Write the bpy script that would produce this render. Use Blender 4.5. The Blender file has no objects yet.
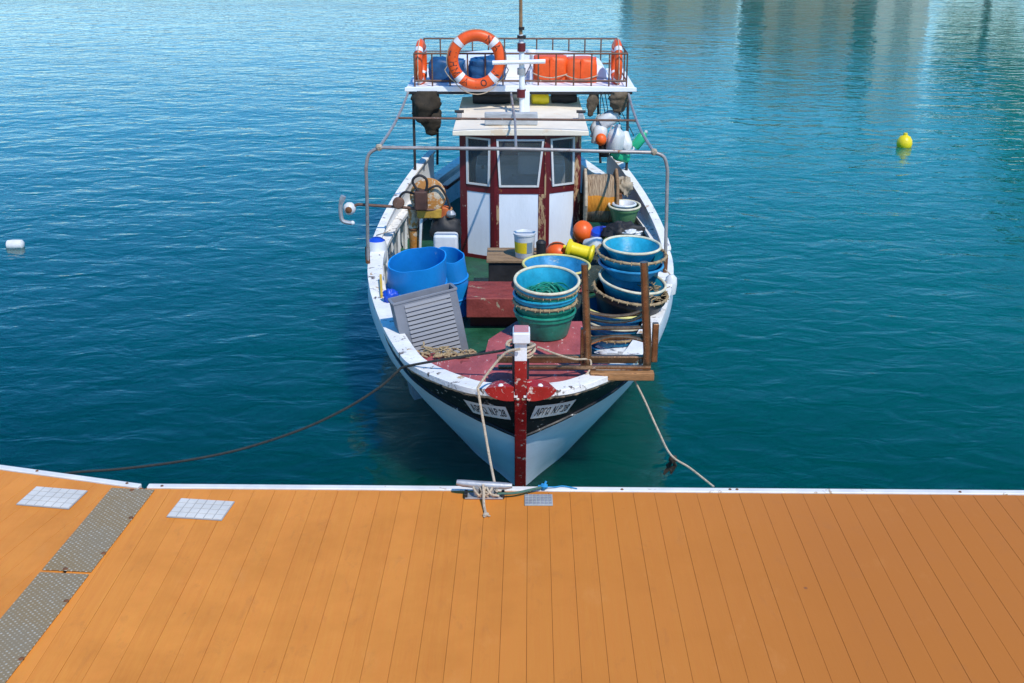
import bpy, bmesh, math, random
from mathutils import Vector, Matrix, noise
random.seed(7)
sc = bpy.context.scene
C = sc.collection
V = Vector
R_ = math.radians

# ------------------------------------------------------------------ camera model
F = 1150.0; CX, CY = 512.0, 341.5
PITCH = math.atan((CY + 104) / F); YAW = math.atan2(8, F / math.cos(PITCH)); H = 4.19
cd = bpy.data.cameras.new('camera'); cam = bpy.data.objects.new('camera', cd); C.objects.link(cam)
cd.sensor_width = 36; cd.lens = F / 1024 * 36; cd.clip_end = 3000; cd.clip_start = 0.1
cam.location = (0, 0, H); cam.rotation_euler = (math.pi / 2 - PITCH, 0, YAW)
sc.camera = cam

def at(x, y, z=None, Y=None):
    """world point seen at photo position x, y, at a known height z or a known distance Y"""
    a = (x - CX) / F; b = -(y - CY) / F
    d = V((a, math.cos(PITCH) + b * math.sin(PITCH), -math.sin(PITCH) + b * math.cos(PITCH)))
    d.rotate(Matrix.Rotation(YAW, 3, 'Z'))
    t = (z - H) / d.z if z is not None else Y / d.y
    return V((0, 0, H)) + t * d

# ------------------------------------------------------------------ world, sun
AZ = R_(148)    # sun comes from picture right, on the camera's side (clockwise from +Y)
EL = R_(54)
w = bpy.data.worlds.new('World'); sc.world = w; w.use_nodes = True
nt = w.node_tree; bg = nt.nodes['Background']
sky = nt.nodes.new('ShaderNodeTexSky'); sky.sky_type = 'NISHITA'; sky.sun_disc = False
sky.sun_elevation = EL; sky.sun_rotation = AZ; sky.air_density = 1.0; sky.dust_density = 0.2; sky.ozone_density = 4.0
hs = nt.nodes.new('ShaderNodeHueSaturation'); hs.inputs['Saturation'].default_value = 1.4; nt.links.new(sky.outputs[0], hs.inputs['Color']); nt.links.new(hs.outputs[0], bg.inputs[0]); bg.inputs[1].default_value = 0.15
sd = V((math.sin(AZ) * math.cos(EL), math.cos(AZ) * math.cos(EL), math.sin(EL)))
sl = bpy.data.lights.new('sun', 'SUN'); sl.energy = 2.7; sl.angle = R_(0.6); sl.color = (1, .95, .87)
so = bpy.data.objects.new('sun', sl); C.objects.link(so); so.rotation_euler = sd.to_track_quat('Z', 'Y').to_euler(); so.location = (20, 0, 30)
sc.view_settings.view_transform = 'Standard'; sc.view_settings.look = 'None'
sc.view_settings.exposure = 0.6; sc.view_settings.gamma = 1.0
sc.render.engine = 'CYCLES'

# ------------------------------------------------------------------ materials
def newmat(name):
    m = bpy.data.materials.new(name); m.use_nodes = True
    return m, m.node_tree, m.node_tree.nodes['Principled BSDF']
def N(t, kind, **kw):
    n = t.nodes.new(kind)
    for k, v in kw.items():
        if k in n.inputs: n.inputs[k].default_value = v
        else: setattr(n, k, v)
    return n
def coords(t, scale=(1, 1, 1), rot=(0, 0, 0)):
    tc = t.nodes.new('ShaderNodeTexCoord'); mp = t.nodes.new('ShaderNodeMapping')
    mp.inputs['Scale'].default_value = scale; mp.inputs['Rotation'].default_value = rot
    t.links.new(tc.outputs['Object'], mp.inputs[0]); return mp.outputs[0]
def ramp(t, src, p0, p1, c0=(0, 0, 0, 1), c1=(1, 1, 1, 1)):
    r = t.nodes.new('ShaderNodeValToRGB'); e = r.color_ramp.elements
    e[0].position = p0; e[0].color = c0; e[1].position = p1; e[1].color = c1
    t.links.new(src, r.inputs[0]); return r.outputs[0]
def mixc(t, fac, a, b):
    m = t.nodes.new('ShaderNodeMix'); m.data_type = 'RGBA'
    for s, v in ((m.inputs[0], fac), (m.inputs[6], a), (m.inputs[7], b)):
        if hasattr(v, 'links'): t.links.new(v, s)
        elif isinstance(v, (int, float)): s.default_value = v
        else: s.default_value = (*v[:3], 1)
    return m.outputs[2]

MATS = {}
def paint(name, base, rough=.5, metal=0, var=.25, vs=3, chips=0, chipc=(.3, .25, .2), cs=18, stretch=(1, 1, 1),
          chips2=0, chip2c=(.1, .05, .02), bump=.15, bs=40, ior=1.45, fac=None):
    """worn paint / plastic: broad dirt variation, then chips that show what is underneath"""
    if name in MATS: return MATS[name]
    m, t, b = newmat(name); co = coords(t, stretch)
    n1 = N(t, 'ShaderNodeTexNoise', Scale=vs, Detail=6, Roughness=.65); t.links.new(co, n1.inputs[0])
    dark = tuple(c * (1 - var) for c in base); lite = tuple(min(1, c * (1 + var * .45) + .01 * var) for c in base)
    col = mixc(t, ramp(t, n1.outputs[0], .3, .7), dark, lite)
    n3 = N(t, 'ShaderNodeTexNoise', Scale=bs, Detail=5); t.links.new(co, n3.inputs[0])
    hgt = n3.outputs[0]
    for k, (am, cc, s) in enumerate(((chips, chipc, cs), (chips2, chip2c, cs * .6))):
        if am > 0:
            n2 = N(t, 'ShaderNodeTexNoise', Scale=s, Detail=9, Roughness=.72); t.links.new(co, n2.inputs[0])
            n2.inputs['Distortion'].default_value = .4
            th = .72 - am * .34
            f = ramp(t, n2.outputs[0], th, th + .025)
            col = mixc(t, f, col, cc)
    t.links.new(col, b.inputs['Base Color'])
    rr = ramp(t, n1.outputs[0], .2, .8, (rough * .8,) * 3 + (1,), (min(1, rough * 1.25),) * 3 + (1,))
    t.links.new(rr, b.inputs['Roughness']); b.inputs['Metallic'].default_value = metal
    b.inputs['IOR'].default_value = ior
    bp = N(t, 'ShaderNodeBump', Strength=bump, Distance=.01); t.links.new(hgt, bp.inputs['Height']); t.links.new(bp.outputs[0], b.inputs['Normal'])
    MATS[name] = m; return m

M_hull = paint('hull_paint', (.70, .75, .78), .35, var=.14, vs=1.6, chips=.12, chipc=(.25, .27, .26), cs=9, stretch=(1, 1, 2.5), bump=.1)
M_black = paint('black_paint', (.008, .008, .010), .45, var=.3, chips=.30, chipc=(.62, .6, .55), cs=11, stretch=(1, 1, 2.2), chips2=.22, chip2c=(.22, .12, .07), bump=.25)
M_rail = paint('rail_white', (.80, .78, .73), .5, var=.16, vs=5, chips=.38, chipc=(.12, .09, .07), cs=9, chips2=.34, chip2c=(.45, .30, .16), bump=.4)
M_white = paint('white_paint', (.74, .76, .76), .45, var=.12, vs=4, chips=.15, chipc=(.33, .3, .26), cs=14)
M_lining = paint('lining_paint', (.66, .66, .64), .6, var=.3, vs=3, chips=.3, chipc=(.2, .17, .14), cs=12)
M_panel = paint('cabin_panel_white', (.76, .79, .83), .35, var=.10, vs=2.5, stretch=(1.6, 1, .5), chips=.20, chipc=(.35, .25, .18), cs=16)
M_maroon = paint('maroon_paint', (.12, .008, .012), .35, var=.3, chips=.22, chipc=(.55, .45, .36), cs=20, chips2=.2, chip2c=(.25, .1, .03), stretch=(1, 1, .5))
M_maroon_worn = paint('worn_maroon_paint', (.12, .01, .012), .5, var=.3, chips=.62, chipc=(.42, .27, .14), cs=13, chips2=.4, chip2c=(.2, .07, .02), stretch=(1, 1, .35))
M_red = paint('stem_red', (.30, .010, .010), .4, var=.35, chips=.36, chipc=(.5, .4, .33), cs=26, chips2=.18, chip2c=(.18, .05, .03))
M_redb = paint('bright_red', (.36, .012, .010), .4, var=.4, chips=.42, chipc=(.6, .5, .42), cs=22)
M_fore = paint('foredeck_red', (.40, .085, .085), .6, var=.38, vs=4, chips=.32, chipc=(.6, .45, .42), cs=16, chips2=.3, chip2c=(.2, .04, .035), stretch=(1.6, .7, 1), bump=.4)
M_hatch = paint('hatch_red', (.27, .045, .035), .6, var=.45, vs=5, chips=.30, chipc=(.34, .26, .17), cs=7, stretch=(1, 2.5, 1), chips2=.2, chip2c=(.08, .04, .03), bump=.4)
M_hatchd = paint('hatch_base_maroon', (.10, .012, .010), .6, var=.3)
M_green = paint('deck_green', (.011, .085, .040), .45, var=.5, vs=4, chips=.28, chipc=(.09, .10, .07), cs=9, chips2=.22, chip2c=(.035, .03, .025), bump=.4)
M_roof = paint('roof_cream', (.84, .74, .58), .55, var=.12, vs=3, chips=.40, chipc=(.76, .60, .42), cs=2.2, chips2=.20, chip2c=(.35, .16, .06), bump=.2)
M_canopy = paint('canopy_white', (.82, .83, .85), .45, var=.07, vs=3, chips=.1, chipc=(.4, .35, .3), cs=9)
M_grey = paint('weathered_board', (.42, .43, .43), .7, var=.3, vs=8, chips=.2, chipc=(.2, .19, .18), stretch=(1, 1, 5))
M_steel = paint('pipe_steel', (.36, .33, .31), .45, metal=.35, var=.3, vs=10, chips=.32, chipc=(.20, .085, .035), cs=8)
M_rustp = paint('rusty_pipe', (.16, .085, .055), .6, metal=.2, var=.4, vs=12, chips=.3, chipc=(.35, .30, .26), cs=14)
M_dpipe = paint('dark_post', (.05, .045, .045), .5, metal=.2, var=.4, vs=10, chips=.2, chipc=(.2, .1, .05), cs=14)
M_brass = paint('roller_frame_metal', (.27, .15, .075), .26, metal=.7, var=.45, vs=9, chips=.3, chipc=(.55, .5, .42), cs=9, chips2=.3, chip2c=(.09, .04, .02))  # cream chips stand for highlights on the tubes, painted into the colour
M_wood = paint('old_wood', (.28, .16, .075), .75, var=.45, vs=7, chips=.25, chipc=(.45, .33, .2), cs=8, stretch=(.5, 4, 4), bump=.5)
M_woodo = paint('orange_wood', (.36, .17, .06), .7, var=.5, vs=9, chips=.3, chipc=(.16, .07, .03), cs=9, stretch=(.8, 3, 3), bump=.5)
M_boxtop = paint('box_top_wood', (.30, .19, .10), .75, var=.5, vs=9, chips=.3, chipc=(.09, .06, .04), stretch=(.7, 4, 4), bump=.5)
M_dark = paint('dark_rubber', (.018, .017, .018), .6, var=.4, vs=8)
M_blackp = paint('black_tub_plastic', (.012, .016, .022), .4, var=.4, vs=5, chips=.1, chipc=(.2, .2, .18), cs=14)
M_blue = paint('tub_blue', (.025, .24, .45), .33, var=.5, vs=7, chips=.30, chipc=(.25, .38, .42), cs=12)
M_turq = paint('tub_turquoise', (.012, .30, .44), .33, var=.5, vs=7, chips=.30, chipc=(.3, .42, .42), cs=12)
M_tgreen = paint('tub_green', (.010, .22, .14), .35, var=.5, vs=7, chips=.30, chipc=(.2, .35, .25), cs=12)
M_olive = paint('tub_olive_green', (.11, .24, .10), .4, var=.3, vs=4)
M_barrel = paint('barrel_blue', (.008, .235, .62), .36, var=.2, vs=3, chips=.1, chipc=(.3, .45, .6), cs=10)
M_cream = paint('rim_cream', (.66, .60, .42), .6, var=.3, vs=18, chips=.2, chipc=(.3, .22, .12), cs=30)
M_tan = paint('rim_tan_cork', (.38, .27, .14), .75, var=.5, vs=22, chips=.45, chipc=(.13, .08, .04), cs=30, bump=.6)
M_yellowrim = paint('rim_yellow', (.68, .60, .20), .55, var=.25, vs=14, chips=.2, chipc=(.35, .3, .15), cs=26)
M_crate = paint('crate_grey', (.19, .20, .225), .5, var=.16, vs=4, chips=.1, chipc=(.16, .15, .15), cs=20)
M_orange = paint('float_orange', (.85, .12, .012), .38, var=.18, vs=6, chips=.08, chipc=(.5, .25, .12), cs=18)
M_ring = paint('ring_orange', (.80, .10, .012), .42, var=.22, vs=6, chips=.1, chipc=(.45, .14, .06), cs=14)
M_tape = paint('ring_tape', (.72, .72, .74), .5, var=.15)
M_yellow = paint('float_yellow', (.80, .62, .012), .38, var=.16, vs=6, chips=.08, chipc=(.4, .3, .05), cs=16)
M_ybrd = paint('yellow_board_paint', (.62, .40, .03), .5, var=.25, chips=.3, chipc=(.35, .3, .2), cs=12)
M_plastw = paint('jug_white', (.64, .65, .64), .4, var=.15, vs=6, chips=.08, chipc=(.4, .38, .33))
M_bottle = paint('bottle_green', (.02, .42, .20), .35, var=.15)
M_navy = paint('blue_tarp', (.012, .085, .22), .5, var=.4, vs=8, bump=.5, bs=14)
M_capblue = paint('cap_blue', (.01, .07, .50), .4, var=.2)
M_cloth = paint('tan_cloth', (.42, .34, .24), .9, var=.5, vs=14, chips=.2, chipc=(.15, .11, .07), bump=.8, bs=22)
M_bag = paint('dark_bag', (.045, .032, .018), .85, var=.6, vs=8, chips=.25, chipc=(.10, .055, .018), cs=9, bump=.8, bs=22)
M_bagt = paint('tan_net_bag', (.14, .10, .06), .85, var=.6, vs=10, chips=.3, chipc=(.3, .22, .13), cs=12, bump=.8, bs=26)
M_net = paint('dark_net', (.03, .05, .045), .9, var=.6, vs=20, chips=.4, chipc=(.10, .09, .06), cs=30, bump=1, bs=50)
M_ropec = paint('rope_cream', (.50, .40, .28), .85, var=.35, vs=40, bump=.8, bs=120)
M_roped = paint('rope_dark', (.03, .033, .028), .85, var=.5, vs=25, chips=.3, chipc=(.07, .06, .04), cs=30, bump=.8, bs=120)
M_ropeb = paint('rope_blue', (.02, .25, .50), .7, var=.3, vs=40)
M_ropeg = paint('rope_green', (.06, .13, .09), .8, var=.3, vs=40)
M_galv = paint('galvanised', (.42, .42, .42), .45, metal=.5, var=.2, vs=12, chips=.15, chipc=(.25, .16, .1), cs=20)
M_rim_alu = paint('edge_white', (.74, .70, .64), .45, var=.2, vs=3, chips=.30, chipc=(.4, .28, .16), cs=6)
M_rust = paint('rust', (.16, .06, .02), .85, var=.5, vs=20)
M_rustw = paint('rust_and_white_enamel', (.58, .48, .34), .5, var=.45, vs=7, chips=.72, chipc=(.38, .16, .03), cs=6, chips2=.35, chip2c=(.10, .04, .02), bump=.5)
M_frame = paint('window_frame_alu', (.60, .60, .58), .4, var=.15)
M_under = paint('dock_underside', (.30, .10, .018), .8)
M_ink = paint('letter_black', (.02, .02, .025), .6, var=.1)
M_plate = paint('plate_white', (.66, .66, .63), .5, var=.15, chips=.12, chipc=(.3, .25, .2), cs=18)
M_paper = paint('label_yellow', (.78, .55, .015), .5, var=.1)
M_lgrey = paint('label_grey_blue', (.18, .25, .30), .5, var=.1)
M_foam = paint('float_foam', (.72, .70, .66), .7, var=.2, vs=8, chips=.2, chipc=(.4, .33, .25))
M_plank_w = paint('pale_plank', (.48, .38, .26), .75, var=.35, vs=8, stretch=(.5, 5, 5), bump=.4)
M_bagplastic = paint('plastic_bag', (.62, .68, .74), .35, var=.15, vs=8, bump=.8, bs=10)

# glass of the wheelhouse
m, t, b = newmat('wheelhouse_glass'); MATS['glass'] = M_glass = m
co = coords(t); n = N(t, 'ShaderNodeTexNoise', Scale=3, Detail=5); t.links.new(co, n.inputs[0])
t.links.new(mixc(t, n.outputs[0], (.05, .07, .08), (.16, .20, .21)), b.inputs['Base Color'])
b.inputs['Roughness'].default_value = .12; b.inputs['Alpha'].default_value = .28

# net wound on the reel: horizontal wraps, one orange band
m, t, b = newmat('wound_net'); M_wound = m
co = coords(t, (1, 1, 1)); sx = N(t, 'ShaderNodeSeparateXYZ'); t.links.new(co, sx.inputs[0])
nx = N(t, 'ShaderNodeTexNoise', Scale=14, Detail=6); co2 = coords(t, (9, .6, .6)); t.links.new(co2, nx.inputs[0])
base = mixc(t, ramp(t, nx.outputs[0], .3, .7), (.13, .075, .04), (.50, .36, .22))
mn = N(t, 'ShaderNodeTexNoise', Scale=5, Detail=3); t.links.new(co, mn.inputs[0])
ad = N(t, 'ShaderNodeMath', operation='MULTIPLY_ADD'); t.links.new(mn.outputs[0], ad.inputs[0]); ad.inputs[1].default_value = .10; t.links.new(sx.outputs[2], ad.inputs[2])
g1 = N(t, 'ShaderNodeMath', operation='COMPARE'); t.links.new(ad.outputs[0], g1.inputs[0]); g1.inputs[1].default_value = .05; g1.inputs[2].default_value = .085
col = mixc(t, g1.outputs[0], base, mixc(t, nx.outputs[0], (.45, .14, .01), (.75, .30, .02)))
t.links.new(col, b.inputs['Base Color']); b.inputs['Roughness'].default_value = .85
bp = N(t, 'ShaderNodeBump', Strength=.9, Distance=.02); t.links.new(nx.outputs[0], bp.inputs['Height']); t.links.new(bp.outputs[0], b.inputs['Normal'])

# orange composite decking, slightly different from board to board, with fine grain and stains
def decking_mat():
    m, t, b = newmat('orange_decking')
    at_ = N(t, 'ShaderNodeAttribute', attribute_name='board'); co = coords(t)
    gr = coords(t, (60, 2.5, 1)); n1 = N(t, 'ShaderNodeTexNoise', Scale=1, Detail=7, Roughness=.7); t.links.new(gr, n1.inputs[0])
    n2 = N(t, 'ShaderNodeTexNoise', Scale=1.3, Detail=8, Roughness=.6); t.links.new(co, n2.inputs[0])
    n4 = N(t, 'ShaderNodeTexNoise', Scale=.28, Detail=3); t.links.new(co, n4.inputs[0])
    c = mixc(t, at_.outputs['Fac'], (.61, .190, .026), (.71, .230, .036))
    c = mixc(t, ramp(t, n1.outputs[0], .25, .75), c, (.68, .26, .038))
    mm = N(t, 'ShaderNodeMath', operation='MULTIPLY'); t.links.new(ramp(t, n2.outputs[0], .48, .74), mm.inputs[0]); mm.inputs[1].default_value = .7
    c = mixc(t, mm.outputs[0], c, (.45, .15, .02))
    # soft shade over the pontoon's right end, painted into the board colour
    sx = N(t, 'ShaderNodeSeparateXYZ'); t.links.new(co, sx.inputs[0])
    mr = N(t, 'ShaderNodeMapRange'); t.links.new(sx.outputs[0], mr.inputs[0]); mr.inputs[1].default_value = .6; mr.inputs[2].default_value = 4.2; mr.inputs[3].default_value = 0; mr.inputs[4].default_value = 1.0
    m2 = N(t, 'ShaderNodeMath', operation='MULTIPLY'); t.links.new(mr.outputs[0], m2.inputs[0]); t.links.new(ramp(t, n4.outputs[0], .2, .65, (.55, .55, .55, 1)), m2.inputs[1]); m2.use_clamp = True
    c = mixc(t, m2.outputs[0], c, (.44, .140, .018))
    n5 = N(t, 'ShaderNodeTexNoise', Scale=9, Detail=9, Roughness=.75, Distortion=.5); t.links.new(coords(t, (1, .45, 1)), n5.inputs[0])
    m5 = N(t, 'ShaderNodeMath', operation='MULTIPLY'); t.links.new(ramp(t, n5.outputs[0], .56, .72), m5.inputs[0]); m5.inputs[1].default_value = .42
    c = mixc(t, m5.outputs[0], c, (.38, .13, .028))
    n6 = N(t, 'ShaderNodeTexNoise', Scale=5, Detail=8, Roughness=.7); t.links.new(coords(t, (1, .5, 1)), n6.inputs[0])
    m6 = N(t, 'ShaderNodeMath', operation='MULTIPLY'); t.links.new(ramp(t, n6.outputs[0], .58, .75), m6.inputs[0]); m6.inputs[1].default_value = .10
    c = mixc(t, m6.outputs[0], c, (.80, .40, .14))
    v = N(t, 'ShaderNodeTexVoronoi', Scale=2.3); t.links.new(co, v.inputs[0])
    c = mixc(t, ramp(t, v.outputs['Distance'], .018, .035, (1, 1, 1, 1), (0, 0, 0, 1)), c, (.22, .08, .03))
    t.links.new(c, b.inputs['Base Color']); b.inputs['Specular IOR Level'].default_value = .25
    t.links.new(ramp(t, n2.outputs[0], .2, .8, (.5,) * 3 + (1,), (.72,) * 3 + (1,)), b.inputs['Roughness'])
    bp = N(t, 'ShaderNodeBump', Strength=.25, Distance=.003); t.links.new(n1.outputs[0], bp.inputs['Height']); t.links.new(bp.outputs[0], b.inputs['Normal'])
    return m
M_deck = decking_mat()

# tread plate: small raised lozenges
m, t, b = newmat('tread_plate_metal'); M_tread = m
tc = N(t, 'ShaderNodeTexCoord'); mp = N(t, 'ShaderNodeMapping'); mp.inputs['Rotation'].default_value = (0, 0, R_(38)); t.links.new(tc.outputs['Object'], mp.inputs[0])
v = N(t, 'ShaderNodeTexVoronoi', Scale=40, Randomness=.12); t.links.new(mp.outputs[0], v.inputs[0])
n = N(t, 'ShaderNodeTexNoise', Scale=3, Detail=6); t.links.new(tc.outputs['Object'], n.inputs[0])
dots = ramp(t, v.outputs['Distance'], .22, .42, (1, 1, 1, 1), (0, 0, 0, 1))
c = mixc(t, ramp(t, n.outputs[0], .35, .65), (.33, .24, .12), (.31, .26, .17)); c = mixc(t, dots, mixc(t, .5, c, (.16, .10, .045)), mixc(t, .8, c, (.56, .52, .44)))
t.links.new(c, b.inputs['Base Color']); b.inputs['Roughness'].default_value = .6; b.inputs['Specular IOR Level'].default_value = .2
bp = N(t, 'ShaderNodeBump', Strength=.8, Distance=.004); t.links.new(dots, bp.inputs['Height']); t.links.new(bp.outputs[0], b.inputs['Normal'])

# harbour water
m, t, b = newmat('harbour_water'); M_water = m
b.inputs['Roughness'].default_value = .04; b.inputs['IOR'].default_value = 1.333
b.inputs['Subsurface Weight'].default_value = 1.0; b.inputs['Subsurface Radius'].default_value = (.3, 1.6, 1.8); b.inputs['Subsurface Scale'].default_value = 2.5
co = coords(t, (1, 1.5, 1), (0, 0, R_(8)))
na = N(t, 'ShaderNodeTexNoise', Scale=2.1, Detail=2.5, Roughness=.5, Distortion=.6); t.links.new(co, na.inputs[0])
nb = N(t, 'ShaderNodeTexNoise', Scale=6.5, Detail=3, Roughness=.55, Distortion=.3); t.links.new(co, nb.inputs[0])
nc = N(t, 'ShaderNodeTexNoise', Scale=.16, Detail=3); t.links.new(co, nc.inputs[0])
nd = N(t, 'ShaderNodeTexNoise', Scale=.55, Detail=2); t.links.new(co, nd.inputs[0])
s1 = N(t, 'ShaderNodeMath', operation='MULTIPLY'); t.links.new(nb.outputs[0], s1.inputs[0]); t.links.new(ramp(t, nc.outputs[0], .3, .7, (.05,) * 3 + (1,), (.34,) * 3 + (1,)), s1.inputs[1])
s2 = N(t, 'ShaderNodeMath', operation='ADD'); t.links.new(na.outputs[0], s2.inputs[0]); t.links.new(s1.outputs[0], s2.inputs[1])
s3 = N(t, 'ShaderNodeMath', operation='MULTIPLY_ADD'); t.links.new(nd.outputs[0], s3.inputs[0]); s3.inputs[1].default_value = 1.6; t.links.new(s2.outputs[0], s3.inputs[2])
bp = N(t, 'ShaderNodeBump', Strength=1.0, Distance=.019); t.links.new(s3.outputs[0], bp.inputs['Height']); t.links.new(bp.outputs[0], b.inputs['Normal'])
b.inputs['Specular Tint'].default_value = (.08, .92, .85, 1)
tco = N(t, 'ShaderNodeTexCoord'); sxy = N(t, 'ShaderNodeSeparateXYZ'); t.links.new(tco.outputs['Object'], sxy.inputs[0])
# darker near the pontoon, brighter further out: sky reflection painted into the body colour
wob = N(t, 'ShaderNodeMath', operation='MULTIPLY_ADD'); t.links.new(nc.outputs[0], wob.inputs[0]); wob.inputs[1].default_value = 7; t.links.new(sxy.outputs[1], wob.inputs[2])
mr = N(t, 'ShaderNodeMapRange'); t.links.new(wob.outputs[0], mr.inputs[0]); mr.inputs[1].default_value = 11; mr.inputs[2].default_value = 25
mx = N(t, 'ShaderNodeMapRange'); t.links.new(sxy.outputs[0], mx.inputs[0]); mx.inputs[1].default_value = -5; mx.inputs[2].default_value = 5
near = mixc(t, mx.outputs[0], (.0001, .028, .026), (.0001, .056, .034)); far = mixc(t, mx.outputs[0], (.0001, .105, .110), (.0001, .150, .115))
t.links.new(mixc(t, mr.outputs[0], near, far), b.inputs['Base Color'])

# ------------------------------------------------------------------ mesh building
org = {}
def thing(name, label, cat, loc=(0, 0, 0), group=None, kind=None):
    o = bpy.data.objects.new(name, None); C.objects.link(o); o.empty_display_size = .1
    o.location = loc; org[o] = V(loc); tag(o, label, cat, group, kind); return o
def tag(o, label=None, cat=None, group=None, kind=None):
    if label: o['label'] = label
    if cat: o['category'] = cat
    if group: o['group'] = group
    if kind: o['kind'] = kind
    return o

class MB:
    def __init__(s): s.v = []; s.f = []
    def add(s, vs, fs):
        b = len(s.v); s.v += [V(p) for p in vs]; s.f += [[i + b for i in f] for f in fs]; return s
    def hexa(s, p):  # 8 points: bottom ring 0-3, top ring 4-7
        return s.add(p, [(3, 2, 1, 0), (4, 5, 6, 7), (0, 1, 5, 4), (1, 2, 6, 5), (2, 3, 7, 6), (3, 0, 4, 7)])
    def box(s, c, d, rot=None):
        c = V(c); pts = []
        for z in (-.5, .5):
            for x, y in ((-.5, -.5), (.5, -.5), (.5, .5), (-.5, .5)):
                q = V((x * d[0], y * d[1], z * d[2]))
                if rot: q.rotate(rot)
                pts.append(c + q)
        return s.hexa(pts)
    def tube(s, pts, r, n=8, caps=True, closed=False):
        pts = [V(p) for p in pts]; k = len(pts); rs = r if isinstance(r, (list, tuple)) else [r] * k
        rings = []; up = None
        for i in range(k):
            a = pts[(i - 1) % k] if (closed or i > 0) else pts[i]; c_ = pts[(i + 1) % k] if (closed or i < k - 1) else pts[i]
            d = (c_ - a).normalized()
            if up is None:
                up = V((0, 0, 1)) if abs(d.z) < .9 else V((1, 0, 0))
            sx_ = d.cross(up)
            if sx_.length < 1e-5: sx_ = d.cross(V((1, 0, 0)))
            sx_.normalize(); up = sx_.cross(d).normalized()
            rings.append([pts[i] + rs[i] * (math.cos(2 * math.pi * j / n) * sx_ + math.sin(2 * math.pi * j / n) * up) for j in range(n)])
        vs = [p for q in rings for p in q]; fs = []
        for i in range(k if closed else k - 1):
            i2 = (i + 1) % k
            for j in range(n): fs.append((i * n + j, i * n + (j + 1) % n, i2 * n + (j + 1) % n, i2 * n + j))
        if caps and not closed: fs += [tuple(range(n))[::-1], tuple((k - 1) * n + j for j in range(n))]
        return s.add(vs, fs)
    def lathe(s, prof, c=(0, 0, 0), n=32, mat=None, wob=None):
        c = V(c); vs = []; fs = []
        for i, (r, z) in enumerate(prof):
            for j in range(n):
                a = 2 * math.pi * j / n; rr = r * (1 + (wob(a, i) if wob else 0)); q = V((rr * math.cos(a), rr * math.sin(a), z))
                if mat: q = mat @ q
                vs.append(c + q)
        for i in range(len(prof) - 1):
            for j in range(n): fs.append((i * n + j, i * n + (j + 1) % n, (i + 1) * n + (j + 1) % n, (i + 1) * n + j))
        return s.add(vs, fs)
    def sphere(s, c, r, sc_=(1, 1, 1), n=20, lump=0, ls=3, seed=0, rot=None):
        vs = []; fs = []; c = V(c); m_ = n // 2
        for i in range(m_ + 1):
            th = math.pi * i / m_
            for j in range(n):
                a = 2 * math.pi * j / n; q = V((math.sin(th) * math.cos(a), math.sin(th) * math.sin(a), math.cos(th)))
                k = 1 + (lump * noise.fractal(q * ls + V((seed, seed * 2, 0)), 1, 2, 3) if lump else 0)
                q = V((q.x * sc_[0], q.y * sc_[1], q.z * sc_[2])) * r * k
                if rot: q.rotate(rot)
                vs.append(c + q)
        for i in range(m_):
            for j in range(n): fs.append((i * n + j, (i + 1) * n + j, (i + 1) * n + (j + 1) % n, i * n + (j + 1) % n))
        return s.add(vs, fs)
    def prism(s, poly, z0, z1):
        n = len(poly)
        zz0 = z0 if callable(z0) else (lambda x, y: z0); zz1 = z1 if callable(z1) else (lambda x, y: z1)
        vs = [(x, y, zz0(x, y)) for x, y in poly] + [(x, y, zz1(x, y)) for x, y in poly]
        fs = [tuple(range(n))[::-1], tuple(range(n, 2 * n))] + [(i, (i + 1) % n, (i + 1) % n + n, i + n) for i in range(n)]
        return s.add(vs, fs)
    def grid(s, P, closed=False):
        a = len(P); b_ = len(P[0]); vs = [p for r in P for p in r]; fs = []
        for i in range(a - 1):
            for j in range(b_ if closed else b_ - 1):
                j2 = (j + 1) % b_; fs.append((i * b_ + j, i * b_ + j2, (i + 1) * b_ + j2, (i + 1) * b_ + j))
        return s.add(vs, fs)
    def build(s, name, mat, parent=None, smooth=True, bevel=0, loc=None, angle=40, attr=None):
        me = bpy.data.meshes.new(name)
        o_ = org[parent] if parent else (V(loc) if loc is not None else V((0, 0, 0)))
        me.from_pydata([tuple(p - o_) for p in s.v], [], s.f)
        bm = bmesh.new(); bm.from_mesh(me); bmesh.ops.remove_doubles(bm, verts=bm.verts, dist=1e-6); bmesh.ops.recalc_face_normals(bm, faces=bm.faces); bm.to_mesh(me); bm.free()
        me.materials.append(mat)
        if attr is not None:
            a_ = me.attributes.new(attr[0], 'FLOAT', 'FACE')
            for i, p in enumerate(me.polygons): a_.data[i].value = attr[1](p.center + o_)
        ob = bpy.data.objects.new(name, me); C.objects.link(ob)
        if parent: ob.parent = parent
        else: ob.location = o_
        org[ob] = V(o_)
        if smooth:
            me.shade_smooth() if hasattr(me, 'shade_smooth') else None
            if bevel == 0: me.set_sharp_from_angle(angle=R_(angle))
        if bevel:
            md = ob.modifiers.new('bevel', 'BEVEL'); md.width = bevel; md.segments = 2; md.limit_method = 'ANGLE'; md.angle_limit = R_(35)
            md.harden_normals = True
        return ob

def text_mesh(s, size=1.0):
    cu = bpy.data.curves.new('writing', 'FONT'); cu.body = s; cu.size = size; cu.align_x = 'CENTER'; cu.align_y = 'CENTER'; cu.offset = size * .012
    ob = bpy.data.objects.new('writing', cu); C.objects.link(ob); bpy.context.view_layer.update()
    me = bpy.data.meshes.new_from_object(ob.evaluated_get(bpy.context.evaluated_depsgraph_get()))
    vs = [v.co.copy() for v in me.vertices]; fs = [tuple(p.vertices) for p in me.polygons]
    C.objects.unlink(ob); bpy.data.objects.remove(ob); return vs, fs

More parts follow.
